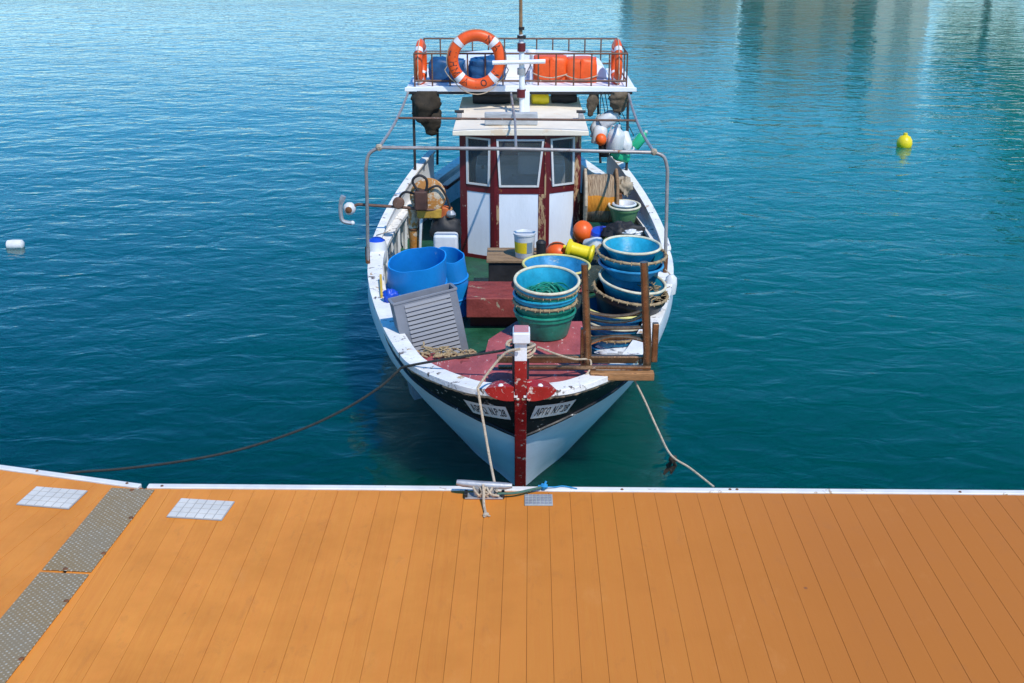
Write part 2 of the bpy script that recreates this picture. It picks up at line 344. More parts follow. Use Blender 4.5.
def catmull(pts, n):
    pts = [V(p) for p in pts]; out = []
    for i in range(len(pts) - 1):
        p0 = pts[max(i - 1, 0)]; p1 = pts[i]; p2 = pts[i + 1]; p3 = pts[min(i + 2, len(pts) - 1)]
        for j in range(n):
            u = j / n
            out.append(.5 * ((2 * p1) + (-p0 + p2) * u + (2 * p0 - 5 * p1 + 4 * p2 - p3) * u * u + (-p0 + 3 * p1 - 3 * p2 + p3) * u ** 3))
    out.append(pts[-1]); return out

# ================================================================== SETTING
w_ = MB().add([(-900, -200, 0), (900, -200, 0), (900, 1500, 0), (-900, 1500, 0)], [(0, 1, 2, 3)]).build('water', M_water, smooth=False)
tag(w_, 'rippled teal green harbour water', None, kind='structure')

# ------------------------------------------------------------------ floating dock, two pontoons meeting at a mitre
DZ = .5
A = at(170, 484.8, z=DZ).xy; B = at(1024, 491.2, z=DZ).xy
ed = (B - A).normalized(); en = V((-ed.y, ed.x))          # along the edge, towards the water
JT = at(144, 487.5, z=DZ).xy; JB = at(62, 574.5, z=DZ).xy
jd = (JB - JT).normalized()                                # joint line, towards the camera
L0 = at(0, 465.6, z=DZ).xy; L1 = at(141.5, 484.8, z=DZ).xy
ld = (L1 - L0).normalized(); ln = V((-ld.y, ld.x))
def clip(poly, p, n):   # keep the side where (x-p).n > 0
    out = []
    for i in range(len(poly)):
        a, b_ = poly[i], poly[(i + 1) % len(poly)]; da = (a - p).dot(n); db = (b_ - p).dot(n)
        if da >= 0: out.append(a)
        if da * db < 0: out.append(a + (b_ - a) * (da / (da - db)))
    return out
jn = V((-jd.y, jd.x)); 
if jn.x < 0: jn = -jn
PW = .14
def pontoon(name, label, e0, d, nrm, seam_pt, umin, umax, jp, jnorm, fasc):
    root = thing(name, label, 'dock', (e0.x, e0.y, 0), 'floating dock sections')
    mb = MB(); u_s = (seam_pt - e0).dot(d) % PW
    k0 = int((umin - u_s) / PW) - 1; k1 = int((umax - u_s) / PW) + 1
    for k in range(k0, k1):
        a = e0 + d * (u_s + k * PW + .0008); b_ = e0 + d * (u_s + (k + 1) * PW - .0008)
        poly = [a - nrm * .055, b_ - nrm * .055, b_ - nrm * 11, a - nrm * 11]
        poly = clip(poly[::-1], jp + jnorm * .012, jnorm)
        if len(poly) < 3: continue
        j = (hash((k * 7919) % 101) % 100) / 100 * .0012
        mb.prism([tuple(p) for p in poly], DZ - .010, DZ - .0012 + j)
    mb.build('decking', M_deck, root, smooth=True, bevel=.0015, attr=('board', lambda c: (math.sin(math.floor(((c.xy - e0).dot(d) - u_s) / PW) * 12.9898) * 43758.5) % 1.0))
    poly = [e0 + d * umin - nrm * .02, e0 + d * umax - nrm * .02, e0 + d * umax - nrm * 11, e0 + d * umin - nrm * 11]
    poly = clip(poly[::-1], jp + jnorm * .01, jnorm)
    MB().prism([tuple(p) for p in poly], .05, DZ - .0108).build('pontoon_body', M_under, root, smooth=False)
    # white edge profile
    ex0, ex1 = fasc
    mb = MB(); q = [e0 + d * ex0 - nrm * .05, e0 + d * ex1 - nrm * .05, e0 + d * ex1 + nrm * .004, e0 + d * ex0 + nrm * .004]
    mb.prism([tuple(p) for p in q], DZ - .11, DZ + .008)
    mb.build('edge_profile', M_rim_alu, root, bevel=.006)
    return root
ELEN = (B - A).length
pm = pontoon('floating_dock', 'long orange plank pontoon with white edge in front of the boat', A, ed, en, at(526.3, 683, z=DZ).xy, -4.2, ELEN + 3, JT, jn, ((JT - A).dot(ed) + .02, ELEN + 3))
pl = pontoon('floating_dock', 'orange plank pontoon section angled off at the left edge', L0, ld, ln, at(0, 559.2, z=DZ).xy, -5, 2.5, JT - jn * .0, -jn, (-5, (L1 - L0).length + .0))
# rust dots on the white edge
for x, y in ((110, 485.2), ): pass
def edge_bolt(x, y, root):
    p = at(x, y, z=DZ + .008); MB().lathe([(0, .006), (.008, .005), (.011, 0)], p, 10).build('bolt', M_rust, root)
for x, y in ((162, 486), (622, 489.5), (730, 489.5), (737, 489.5), (960, 492)): edge_bolt(x, y, pm)
for x, y in ((37, 471), (127, 483.3)): edge_bolt(x, y, pl)

def rect_from(px, z):
    return [at(x, y, z=z) for x, y in px]
def oriented_plate(px, z):
    c = rect_from(px, z); o = (c[0] + c[1] + c[2] + c[3]) / 4
    ux = ((c[1] - c[0]) + (c[2] - c[3])) / 2; uy = ((c[0] - c[3]) + (c[1] - c[2])) / 2
    W, D = ux.length, uy.length; ux.normalize(); uy = V((-ux.y, ux.x, 0))
    return o, ux, uy, W, D
M_tile = paint('cover_plate_white', (.34, .34, .33), .5, var=.12, vs=10, chips=.1, chipc=(.4, .38, .35))
M_tileg = paint('cover_plate_pads', (.62, .58, .51), .6, var=.2)
M_tilegrey = paint('cover_plate_grey', (.36, .38, .36), .5, var=.2, vs=10)
def cover(px, label, nx, ny, top, grp):
    o, ux, uy, W, D = oriented_plate(px, DZ); a = math.atan2(ux.y, ux.x)
    r = thing('cover_plate', label, 'cover plate', (0, 0, 0), grp)
    MB().box((0, 0, .004), (W, D, .008)).build('plate', top, r, bevel=.002)
    mb = MB(); g = .006; cw = (W - g) / nx; ch = (D - g) / ny
    for i in range(nx):
        for j in range(ny):
            mb.box((-W / 2 + g / 2 + cw * (i + .5), -D / 2 + g / 2 + ch * (j + .5), .0095), (cw - g, ch - g, .004))
    mb.build('grip_pads', M_tileg if top is M_tile else M_galv, r, bevel=.0015)
    r.location = (o.x, o.y, DZ + .001); r.rotation_euler = (0, 0, a)
G_cov = 'square cover plates in the dock'
cover([(35.9, 487.4), (87.1, 491.5), (69.7, 509.9), (16.9, 505.3)], 'white gridded cover plate on the angled dock section at far left', 6, 4, M_tile, G_cov)
cover([(180.7, 499), (234.5, 502.7), (222.2, 521), (166.9, 517.9)], 'white gridded cover plate right of the tread plates', 6, 4, M_tile, G_cov)
cover([(525, 495.3), (552.5, 495.3), (552.7, 506.2), (524.2, 506)], 'small grey cover plate beside the mooring cleat', 7, 4, M_tilegrey, G_cov)

def tread(px, label, screws):
    o, ux, uy, W, D = oriented_plate(px, DZ); a = math.atan2(ux.y, ux.x)
    r = thing('tread_plate', label, 'tread plate', (0, 0, 0), 'tread plates over the dock joint')
    MB().box((0, 0, .006), (W, D, .006)).build('plate', M_tread, r, bevel=.002)
    for sx_, sy_ in screws:
        MB().lathe([(0, .006), (.012, .004), (.016, 0)], (sx_ * W / 2, sy_ * D / 2, .009), 10).build('screw', M_rust, r)
    r.location = (o.x, o.y, DZ + .001); r.rotation_euler = (0, 0, a)
    return o, ux, uy, W, D
ga = [(114.8, 489), (158.9, 491), (86.6, 572.5), (38.9, 570.5)]
o1, ux, uy, W, D = tread(ga, 'tan tread plate bridging the dock joint, nearest the water', [(.93, .25), (.93, -.6), (0, .96), (-.1, -.97)])
g2 = [(34, 575.5), (81.5, 577), None, None]
tl = at(32, 575.5, z=DZ); 
o2 = o1 - uy * (D + .028) + ux * (-.0)
def world_px(p):  # inverse of at()
    q = V(p) - V((0, 0, H)); q.rotate(Matrix.Rotation(-YAW, 3, 'Z')); dep = q.y * math.cos(PITCH) - q.z * math.sin(PITCH)
    return (CX + F * q.x / dep, CY - F * (q.y * math.sin(PITCH) + q.z * math.cos(PITCH)) / dep)
c4 = [o2 - ux * W / 2 + uy * D / 2, o2 + ux * W / 2 + uy * D / 2, o2 + ux * W / 2 - uy * D / 2, o2 - ux * W / 2 - uy * D / 2]
tread([world_px((p.x, p.y, DZ)) for p in c4], 'grey tread plate bridging the dock joint, cut by the left picture edge', [(.93, .45), (.93, -.6)])

# ================================================================== BOAT
boat = thing('fishing_boat', 'white wooden fishing boat with red wheelhouse and black bow band moored at the dock', 'fishing boat', (0.01, 11.5, 0))
ST = [  # rail x, y, z | waterline x, y
 (.00, 7.25, .975, .00, 7.72), (.20, 7.29, .968, .07, 7.82), (.42, 7.42, .952, .16, 7.98), (.75, 7.80, .925, .34, 8.28), (.92, 8.17, .91, .48, 8.58),
 (1.14, 8.92, .895, .72, 9.10), (1.34, 9.85, .885, 1.00, 9.85), (1.44, 10.65, .88, 1.19, 10.6), (1.44, 11.4, .88, 1.26, 11.4), (1.37, 12.4, .87, 1.22, 12.4),
 (1.24, 13.4, .87, 1.08, 13.4), (1.10, 14.1, .88, .92, 14.1), (.82, 15.1, .90, .64, 15.0), (.45, 16.2, .95, .30, 16.0), (.0, 17.1, 1.0, .0, 16.8)]
XC = .012
_rail = catmull([(a, b_, c_) for a, b_, c_, d_, e_ in ST], 8); _wl = catmull([(d_, e_, 0) for a, b_, c_, d_, e_ in ST], 8)
NU = len(_rail) - 1
def lerpl(L, u):
    u = max(0, min(NU, u)); i = min(int(u), NU - 1); return L[i].lerp(L[i + 1], u - i)
def S(u, t, side=1, off=0):
    """hull surface: u along the boat in 1/8 stations, t=0 waterline .. 1 rail"""
    r = lerpl(_rail, u); w0 = lerpl(_wl, u)
    if t >= 0:
        p = w0.lerp(r, t); p.z = r.z * t; p.x += .05 * math.sin(math.pi * t) * min(1, u / 30) * min(1, (NU - u) / 30)
        if u > 26: p.x += .075 * math.sin(math.pi * t ** 1.7) * min(1, (u - 26) / 14) * min(1, (NU - u) / 30)
        if u < 40: p.x -= .035 * math.sin(math.pi * t) * min(1, u / 10) * (1 - u / 40)
    else:
        p = w0.copy(); p.z = t * 1.0; p.x *= max(0, 1 + t * 1.2); p.y += (-t) * .25 * (1 if u < 40 else 0)
    if off:
        rr = lerpl(_rail, u + .5) - lerpl(_rail, max(0, u - .5)); nn = V((rr.y, -rr.x, 0)).normalized()
        if u < .3: nn = V((.8, -.6, 0))
        p = p + nn * off
    return V((XC + side * max(p.x, 0 if not off else -1), p.y, p.z))
def u_at_y(y):
    for i in range(NU):
        if _rail[i].y <= y <= _rail[i + 1].y: return i + (y - _rail[i].y) / max(1e-6, _rail[i + 1].y - _rail[i].y)
    return NU
# hull shell
for_h = [-.35, -.2, 0, .15, .3, .45, .6, .75, .9, 1.0]
mb = MB()
for sd_ in (-1, 1): mb.grid([[S(u, t_, sd_) for t_ in for_h] for u in range(NU + 1)])
hull = mb.build('hull', M_hull, boat, angle=60)
# inner lining
mb = MB()
for sd_ in (-1, 1):
    mb.grid([[S(u, t_, sd_, -.06) for t_ in (.40, .6, .8, 1.0)] for u in range(int(u_at_y(8.2)), NU - 3)])
lining = mb.build('hull_lining', M_lining, boat, angle=60)
for sd_ in (-1, 1):
    for y in [8.7 + .42 * i for i in range(13)]:
        u = u_at_y(y); a = S(u, .45, sd_, -.085); b_ = S(u, .97, sd_, -.085); MB().tube([a, b_], .024, 4).build('hull_rib', M_lining, boat, smooth=False)
# black band at the bow
Ub = u_at_y(8.7)
def bandh(u): return max(.004, .405 * (1 - (u / Ub)) ** .8) if u < Ub else .004
mb = MB()
for sd_ in (-1, 1):
    P_ = []
    for i in range(46):
        u = Ub * i / 45; zr = lerpl(_rail, u).z; hh = bandh(u) / zr
        P_.append([S(u, 1 - .01 - hh * k / 6, sd_, .006) for k in range(7)])
    mb.grid(P_)
mb.build('bow_band', M_black, boat, angle=60)
mb = MB()
for sd_ in (-1, 1):
    pts = []
    for i in range(46):
        u = Ub * i / 45; zr = lerpl(_rail, u).z; pts.append(S(u, 1 - .01 - bandh(u) / zr, sd_, .012))
    mb.tube(pts, .012, 6)
mb.build('rubbing_strake', M_black, boat)
M_mould = paint('chipped_moulding', (.42, .30, .18), .7, var=.5, vs=12, chips=.45, chipc=(.03, .025, .02), cs=10, chips2=.4, chip2c=(.65, .6, .5), bump=.5)
mb = MB()
for sd_ in (-1, 1): mb.tube([S(Ub * 1.0 * i / 60 + .4, .985, sd_, .014) for i in range(61)], [.011 + .005 * math.sin(i * 1.7) * math.sin(i * .6) for i in range(61)], 6)
mb.build('rail_moulding', M_mould, boat)
# rail cap
def railcap(name, mat, u0, u1, inn, out, h, raise_=None, n=110):
    mb = MB()
    for sd_ in (-1, 1):
        P_ = []
        for i in range(n + 1):
            u = u0 + (u1 - u0) * i / n; r0 = lerpl(_rail, u); zz = r0.z + (raise_(r0.y) if raise_ else 0)
            k = min(1, .45 + u / 10)
            a = S(u, 1, sd_, out); b_ = S(u, 1, sd_, -inn * k)
            if b_.x * sd_ < XC * sd_: b_.x = XC
            P_.append([V((a.x, a.y, zz)), V((a.x, a.y, zz + h)), V((b_.x, b_.y, zz + h)), V((b_.x, b_.y, zz))])
        mb.grid(P_, closed=True)
        mb.add(P_[0], [(0, 1, 2, 3)]); mb.add(P_[-1], [(0, 1, 2, 3)])
    return mb.build(name, mat, boat, bevel=.008)
railcap('gunwale', M_rail, 0, NU - .5, .115, .028, .045)
# raised bulwarks amidships
def bz(y): return .045 + max(0, min(1, (y - 10.9) / 3.2)) ** .9 * .30
for sd_ in (-1, 1):
    u0, u1 = u_at_y(10.9), u_at_y(14.1); P_ = []
    for i in range(41):
        u = u0 + (u1 - u0) * i / 40; r0 = lerpl(_rail, u); z0 = r0.z + .046; z1 = r0.z + bz(r0.y) + .004
        a = S(u, 1, sd_, .02); b_ = S(u, 1, sd_, -.03)
        P_.append([V((a.x, a.y, z0)), V((a.x, a.y, z1)), V((b_.x, b_.y, z1)), V((b_.x, b_.y, z0))])
    mb = MB().grid(P_, closed=True); mb.add(P_[0], [(0, 1, 2, 3)]); mb.add(P_[-1], [(3, 2, 1, 0)])
    bw = mb.build('bulwark', M_white, boat, bevel=.006)
    P_ = []
    for i in range(41):
        u = u0 + (u1 - u0) * i / 40; r0 = lerpl(_rail, u); z1 = r0.z + bz(r0.y) + .006
        a = S(u, 1, sd_, .035); b_ = S(u, 1, sd_, -.055)
        P_.append([V((a.x, a.y, z1)), V((a.x, a.y, z1 + .03)), V((b_.x, b_.y, z1 + .03)), V((b_.x, b_.y, z1))])
    mb = MB().grid(P_, closed=True); mb.add(P_[0], [(0, 1, 2, 3)]); mb.add(P_[-1], [(3, 2, 1, 0)])
    mb.build('bulwark_cap', M_rail, bw, bevel=.006)
# stem post
def stem_y(z): return 7.72 - .47 * z / 1.04 if z < 1.04 else 7.25 + (z - 1.04) * .02
mb = MB(); P_ = []
for z in (-.3, 0, .2, .4, .6, .8, 1.0, 1.15, 1.255):
    y = stem_y(z) - .045; hw = .042
    P_.append([V((XC - hw, y, z)), V((XC + hw, y, z)), V((XC + hw, y + .17, z)), V((XC - hw, y + .17, z))])
mb.grid(P_, closed=True); mb.build('stem_post', M_red, boat, bevel=.006)
mb = MB(); P_ = []
for z in (1.2555, 1.31, 1.385):
    y = stem_y(z) - .045; hw = .042
    P_.append([V((XC - hw, y, z)), V((XC + hw, y, z)), V((XC + hw, y + .14, z)), V((XC - hw, y + .14, z))])
mb.grid(P_, closed=True); stt = mb.build('stem_top', M_white, boat, bevel=.006)
MB().box((XC + .004, 7.26, 1.425), (.118, .15, .08)).build('stem_head', M_white, stt, bevel=.012)
MB().box((XC + .004, 7.265, 1.469), (.098, .125, .006)).build('head_cap', paint('pink_worn', (.5, .2, .2), .6, chips=.3, chipc=(.6, .55, .5)), stt, bevel=.003)
# red chocks either side of the stem
for sd_, px in ((-1, [(484, 389), (516, 398)]), (1, [(528, 397), (561, 389)])):
    P_ = []
    for i in range(13):
        u = .3 + i * .76; r0 = lerpl(_rail, u); k = math.sin(math.pi * min(1, (i + 2.5) / 14.5)) ** .6
        a = S(u, 1, sd_, .034); b_ = S(u, 1, sd_, -.10)
        if b_.x * sd_ < .05: b_.x = XC + sd_ * .045
        if a.x * sd_ < .05: a.x = XC + sd_ * .045
        hh = .035 * k + .004
        P_.append([V((a.x, a.y, r0.z + .046 - .07 * k)), V((a.x, a.y, r0.z + .046 + hh)), V((b_.x, b_.y, r0.z + .046 + hh)), V((b_.x, b_.y, r0.z + .046))])
    mb = MB().grid(P_, closed=True); mb.add(P_[0], [(0, 1, 2, 3)]); mb.add(P_[-1], [(3, 2, 1, 0)])
    ck = mb.build('bow_chock', M_redb, boat, bevel=.006)
    c0 = V((XC + sd_ * .135, 7.262, 1.045)); MB().sphere(c0, .022, n=10).build('bolt', M_white, ck)
# registration plates, wrapped on the hull just under the rail
def reg(sd_, u0, u1, t0, t1, s, lab):
    def Q(a, b_, off): # a,b in 0..1, a left to right as read
        uu = (u0 + (u1 - u0) * a) if sd_ > 0 else (u1 + (u0 - u1) * a)
        slant = (b_ - .5) * 1.1
        return S(uu + slant, t0 + (t1 - t0) * b_, sd_, off)
    P_ = [[Q(i / 12, j / 4, .011) for j in range(5)] for i in range(13)]
    pl_ = MB().grid(P_).build('registration_plate', M_plate, boat, smooth=False)
    vs, fs = text_mesh(s, 1.0)
    x0 = min(v.x for v in vs); x1 = max(v.x for v in vs); y0 = min(v.y for v in vs); y1 = max(v.y for v in vs)
    MB().add([Q(.07 + .86 * (v.x - x0) / (x1 - x0), .20 + .60 * (v.y - y0) / (y1 - y0), .0135) for v in vs], fs).build('lettering', M_ink, pl_, smooth=False)
reg(1, 4.4, 15.2, .775, .905, 'ΑΡΓΩ  Ν.Β.28', None)
reg(-1, 4.4, 15.6, .765, .895, 'ΑΡΓΩ  Ν.Β.28', None)

# decks
DK = .48
def deckline(u, t_=.43, off=-.03): return S(u, t_, 1, off)
ys = [8.0 + .3 * i for i in range(30)]; pr = [(deckline(u_at_y(y)).x, deckline(u_at_y(y)).y) for y in ys if y < 16.6]
poly = [(x, y) for x, y in pr] + [(2 * XC - x, y) for x, y in pr[::-1]]
MB().prism(poly, DK - .03, DK).build('deck', M_green, boat, smooth=False)
rp = []
for i in range(30):
    u = .8 + (u_at_y(8.20) - .8) * i / 29; p = S(u, 1, 1, -.03); rp.append((max(p.x, .02), p.y))
right = [p for p in rp if p[1] < 8.10]; left = [(2 * XC - p[0], p[1]) for p in rp]
poly = right + [(.86, 8.10), (.52, 8.10), (.52, 8.92), (-.02, 8.92), (-.24, 8.50), (-.26, 8.20)] + left[::-1]
ftop = lambda x, y: .915 + .05 * max(0, (8.2 - y))
fdk = MB().prism(poly, lambda x, y: ftop(x, y) - .03, ftop).build('foredeck', M_fore, boat, smooth=False)
rear = [(.86, 8.10), (.52, 8.10), (.52, 8.92), (-.02, 8.92), (-.24, 8.50), (-.26, 8.20), (-.88, 8.20)]
mb = MB()
for (xa, ya), (xb, yb) in zip(rear, rear[1:]):
    fx = lambda x_: x_ if abs(x_) < .7 else math.copysign(.50, x_)
    gx = lambda x_: x_ if abs(x_) < .7 else math.copysign(abs(x_) - .05, x_)
    mb.add([(fx(xa), ya - .012, DK), (fx(xb), yb - .012, DK), (gx(xb), yb - .012, .884), (gx(xa), ya - .012, .884)], [(0, 1, 2, 3)])
mb.build('foredeck_bulkhead', M_fore, fdk, smooth=False)

# hatch
hx0, hx1 = -.48, .62
hb = MB().box(((hx0 + hx1) / 2, 10.12, .54), (hx1 - hx0 - .06, .30, .20)).build('hatch_coaming', M_hatchd, boat, bevel=.006)
MB().box(((hx0 + hx1) / 2, 10.08, .705), (hx1 - hx0, .50, .19)).build('hatch_cover', M_hatch, hb, bevel=.012)

# wheelhouse: walls with openings
CB, CT = .45, 1.86
plan = [(-.64, 14.0), (-.64, 12.2), (-.265, 12.0), (.285, 12.0), (.66, 12.2), (.66, 14.0)]
cab = MB().box((XC, 13.1, CB + .02), (1.30, 1.8, .04)).build('cabin_floor', M_dark, boat, smooth=False)
MB().box((XC, 12.9, .95), (1.0, .5, .9)).build('cabin_console', M_lining, cab, bevel=.02)
MB().box((XC + .12, 12.62, 1.42), (.3, .2, .22)).build('instrument_box', M_white, cab, bevel=.02)
def wall_pts(a, b_, u, z, off=0):
    a, b_ = V((*a, 0)), V((*b_, 0)); d = (b_ - a); n = V((d.y, -d.x, 0)).normalized()
    p = a + d * u + n * off; p.z = z; return p
# which way is outside: plan runs anticlockwise seen from front-left, outward normal = (d.y,-d.x)
walls = MB(); worn = MB()
def member(mb, a, b_, u0, u1, z0, z1, th=.05, off=0, u0t=None, u1t=None):
    u0t = u0 if u0t is None else u0t; u1t = u1 if u1t is None else u1t
    pts = [wall_pts(a, b_, u0, z0, off), wall_pts(a, b_, u1, z0, off), wall_pts(a, b_, u1, z0, off - th), wall_pts(a, b_, u0, z0, off - th),
           wall_pts(a, b_, u0t, z1, off), wall_pts(a, b_, u1t, z1, off), wall_pts(a, b_, u1t, z1, off - th), wall_pts(a, b_, u0t, z1, off - th)]
    mb.hexa(pts)
def face_front(a, b_, post0, post1, wm, taper0, taper1, pi0, pi1):
    # posts at both ends, sill, header, base; window above, white panel below
    L = (V(b_) - V(a)).length
    member(walls, a, b_, 0, post0, CB, CT - .002, .06, .0)
    member(wm, a, b_, 1 - post1, 1, CB, CT - .002, .06, .002)
    member(walls, a, b_, post0, 1 - post1, 1.225, 1.30, .05, -.004)
    member(walls, a, b_, post0, 1 - post1, 1.815, CT - .002, .05, -.004)
    member(walls, a, b_, post0, 1 - post1, CB, .52, .05, -.004)
    p = MB(); member(p, a, b_, pi0, 1 - pi1, .521, 1.224, .03, -.010)
    if pi0 > post0: member(wm, a, b_, post0, pi0, .5205, 1.2245, .045, -.002)
    if pi1 > post1: member(wm, a, b_, 1 - pi1, 1 - post1, .5205, 1.2245, .045, -.002)
    p.build('cabin_panel', M_panel, boat, smooth=False)
    # window with trapezoid frame
    w0, w1 = post0 + .006, 1 - post1 - .006; b0, b1 = w0 + taper0, w1 - taper1; fz0, fz1 = 1.302, 1.813; ft = .022 / L
    # maroon infill beside the slanted frame
    if taper0: member(walls, a, b_, post0, b0, 1.3005, 1.8145, .03, -.012, post0, w0)
    if taper1: member(walls, a, b_, b1, 1 - post1, 1.3005, 1.8145, .03, -.012, w1, 1 - post1)
    fr = MB()
    member(fr, a, b_, b0, b0 + ft, fz0, fz1, .02, .008, w0, w0 + ft); member(fr, a, b_, b1 - ft, b1, fz0, fz1, .02, .008, w1 - ft, w1)
    member(fr, a, b_, b0 + ft, b1 - ft, fz0, fz0 + .018, .02, .008); member(fr, a, b_, w0 + ft, w1 - ft, fz1 - .018, fz1, .02, .008)
    fo = fr.build('window', M_frame, boat, smooth=False)
    g = MB(); member(g, a, b_, b0, b1, fz0 + .004, fz1 - .004, .006, -.004, w0, w1); g.build('pane', M_glass, fo, smooth=False)
face_front(plan[1], plan[2], .19, .10, walls, .0, .03, .19, .13)
face_front(plan[2], plan[3], .035, .035, worn, .05, .10, .09, .15)
face_front(plan[3], plan[4], .10, .19, worn, .07, .0, .10, .19)
for a, b_ in ((plan[0], plan[1]), (plan[4], plan[5])):
    member(walls, a, b_, 0, 1, CB, 1.30, .05, 0)
    for k in range(3):
        u = (0, .46, .94)[k]; member(walls, a, b_, u, u + .06, 1.301, CT - .003, .05, 0)
    member(walls, a, b_, .061, .939, 1.80, CT - .004, .045, -.003)
    for q0, q1 in ((.062, .458), (.522, .938)):
        fr = MB()
        member(fr, a, b_, q0, q1, 1.302, 1.32, .03, .002); member(fr, a, b_, q0, q1, 1.78, 1.798, .03, .002)
        member(fr, a, b_, q0, q0 + .012, 1.3195, 1.7805, .03, .002); member(fr, a, b_, q1 - .012, q1, 1.3195, 1.7805, .03, .002); fo = fr.build('window', M_frame, boat, smooth=False)
        g = MB(); member(g, a, b_, q0, q1, 1.305, 1.795, .006, -.012); g.build('pane', M_glass, fo, smooth=False)
member(walls, plan[5], plan[0], 0, 1, CB, CT - .002, .05, 0)
walls.build('cabin_frame', M_maroon, boat, bevel=.004); worn.build('cabin_post', M_maroon_worn, boat, bevel=.004)
# roof
rf = MB(); P_ = []
rz = lambda x, y: CT + .0 + .03 * (1 - (x / .72) ** 2)
rows = []
for y in (11.95, 12.4, 13.0, 13.6, 14.15):
    rows.append([V((XC + x, y, CT + .045 + .022 * (1 - (x / .71) ** 2))) for x in [-.71 + 1.42 * i / 12 for i in range(13)]])
bot = [[V((p.x, p.y, CT)) for p in r] for r in rows]
rf.grid(rows); rf.grid(bot)
rf.grid([rows[0], bot[0]]); rf.grid([rows[-1], bot[-1]]); rf.grid([[r[0] for r in rows], [r[0] for r in bot]]); rf.grid([[r[-1] for r in rows], [r[-1] for r in bot]])
roof = rf.build('cabin_roof', M_roof, boat, bevel=.006)
MB().box((XC - .10, 12.2, CT + .135), (.56, .07, .13)).build('roof_board', M_grey, roof, bevel=.01)
for x in (-.67, .66):
    MB().box((XC + x, 12.62, CT + .085), (.055, .09, .07)).build('roof_clamp', M_galv, roof, bevel=.008)
    MB().tube([(XC + x - .05, 12.62, CT + .135), (XC + x + .05, 12.62, CT + .135)], .016, 8).build('roof_roller', M_dark, roof)

# canopy over the stern
KZ = 2.10; KY0, KY1 = 13.3, 14.85
cn = MB(); rows = []; bot = []
for i, y in enumerate((KY0, KY0 + .02, 13.8, 14.3, KY1)):
    hx = 1.33 - (.02 if i else 0) * 1
    rows.append([V((XC + hx * s_, y, KZ + .05 + .02 * (1 - s_ ** 2))) for s_ in [-1 + i2 / 10 for i2 in range(21)]])
    bot.append([V((p.x, p.y, KZ)) for p in rows[-1]])
cn.grid(rows); cn.grid(bot); cn.grid([rows[0], bot[0]]); cn.grid([rows[-1], bot[-1]]); cn.grid([[r[0] for r in rows], [r[0] for r in bot]]); cn.grid([[r[-1] for r in rows], [r[-1] for r in bot]])
canopy = cn.build('canopy', M_canopy, boat, bevel=.008)
MB().box((XC, 13.32, KZ - .015), (2.56, .03, .028)).build('canopy_beam', M_dark, canopy, smooth=False)
# low arched crown at the back of the canopy
rows = []
for y in (13.95, 14.0, 14.35, 14.75, 14.8):
    k = .05 if y in (13.95, 14.8) else 1
    rows.append([V((XC + 1.03 * math.cos(a), y, KZ + .06 + .24 * k * max(0, math.sin(a)) ** .55)) for a in [math.pi * i / 24 for i in range(25)]])
MB().grid(rows).build('canopy_crown', M_canopy, canopy)
# railing round the canopy
rl = MB(); tz = KZ + .425; RX = 1.21; ry0, ry1 = KY0 + .03, KY1 - .05
for z in (tz, KZ + .12): rl.tube([(XC - RX, ry0, z), (XC + RX, ry0, z), (XC + RX, ry1, z), (XC - RX, ry1, z)], .012, 6, closed=True)
for i in range(13):
    x = XC - RX + 2 * RX * i / 12
    rl.tube([(x, ry0, KZ + .055), (x, ry0, tz)], .010, 6); rl.tube([(x, ry1, KZ + .055), (x, ry1, tz)], .010, 6)
for i in range(1, 4):
    for x in (XC - RX, XC + RX): y = ry0 + (ry1 - ry0) * i / 4; rl.tube([(x, y, KZ + .055), (x, y, tz)], .010, 6)
rl.tube([(XC - RX, ry1, KZ + .27), (XC + RX, ry1, KZ + .27)], .008, 6)
rl.build('canopy_railing', M_rustp, boat)
# canopy posts
for x, y, xb, zb in ((-1.235, 13.34, -1.24, 1.0), (1.235, 13.34, 1.25, 1.0), (-1.0, 14.1, -1.03, 1.08), (.93, 14.2, 1.0, 1.08)):
    MB().tube([(XC + x, y, KZ - .0), (XC + xb, y, zb)], .016, 8).build('canopy_post', M_dpipe, boat)

# gantry of pipe in front
gl = at(368, 263, z=.93); gr = at(665, 272, z=.93)
gy = 10.32
pts = [gl + V((0, 0, 0)), at(367, 200, Y=gy + .06), at(366, 168, Y=gy), at(369, 154, Y=gy), at(379, 147.5, Y=gy), at(519, 149, Y=gy), at(654, 152.5, Y=gy), at(664, 157, Y=gy), at(667.5, 170, Y=gy), at(666.5, 215, Y=gy + .03), gr]
pp = pts[:2] + catmull(pts[2:5], 4) + [pts[5]] + catmull(pts[6:9], 4) + pts[9:]
gant = MB().tube(pp, .0165, 10).build('gantry', M_steel, boat)
for x, b_ in ((0, gl), (0, gr)):
    MB().tube([b_, b_ + V((0, 0, .16))], .022, 8).build('gantry_foot', M_rust, gant)
brl = catmull([at(379, 147.5, Y=gy), at(392, 128, Y=11.4), at(402, 108, Y=12.4), at(408, 92.5, Y=13.3)], 4)
brr = catmull([at(654, 152, Y=gy), at(641, 131, Y=11.4), at(633, 110, Y=12.5), at(628.5, 94, Y=13.3)], 4)
MB().tube(brl, .0145, 8).build('gantry_brace', M_steel, gant); MB().tube(brr, .0145, 8).build('gantry_brace', M_steel, gant)
MB().tube([at(398, 118, Y=11.9), at(637, 120.5, Y=11.95)], .0125, 8).build('gantry_crossbar', M_rustp, gant)
MB().tube([at(511, 93, Y=13.28), at(515, 120, Y=11.75), at(516, 147, Y=gy)], .012, 8).build('gantry_spine', M_steel, gant)
for p in (at(379, 147.5, Y=gy), at(654, 152, Y=gy)): MB().sphere(p, .032, n=10, lump=.3).build('rope_lashing', M_ropec, gant)

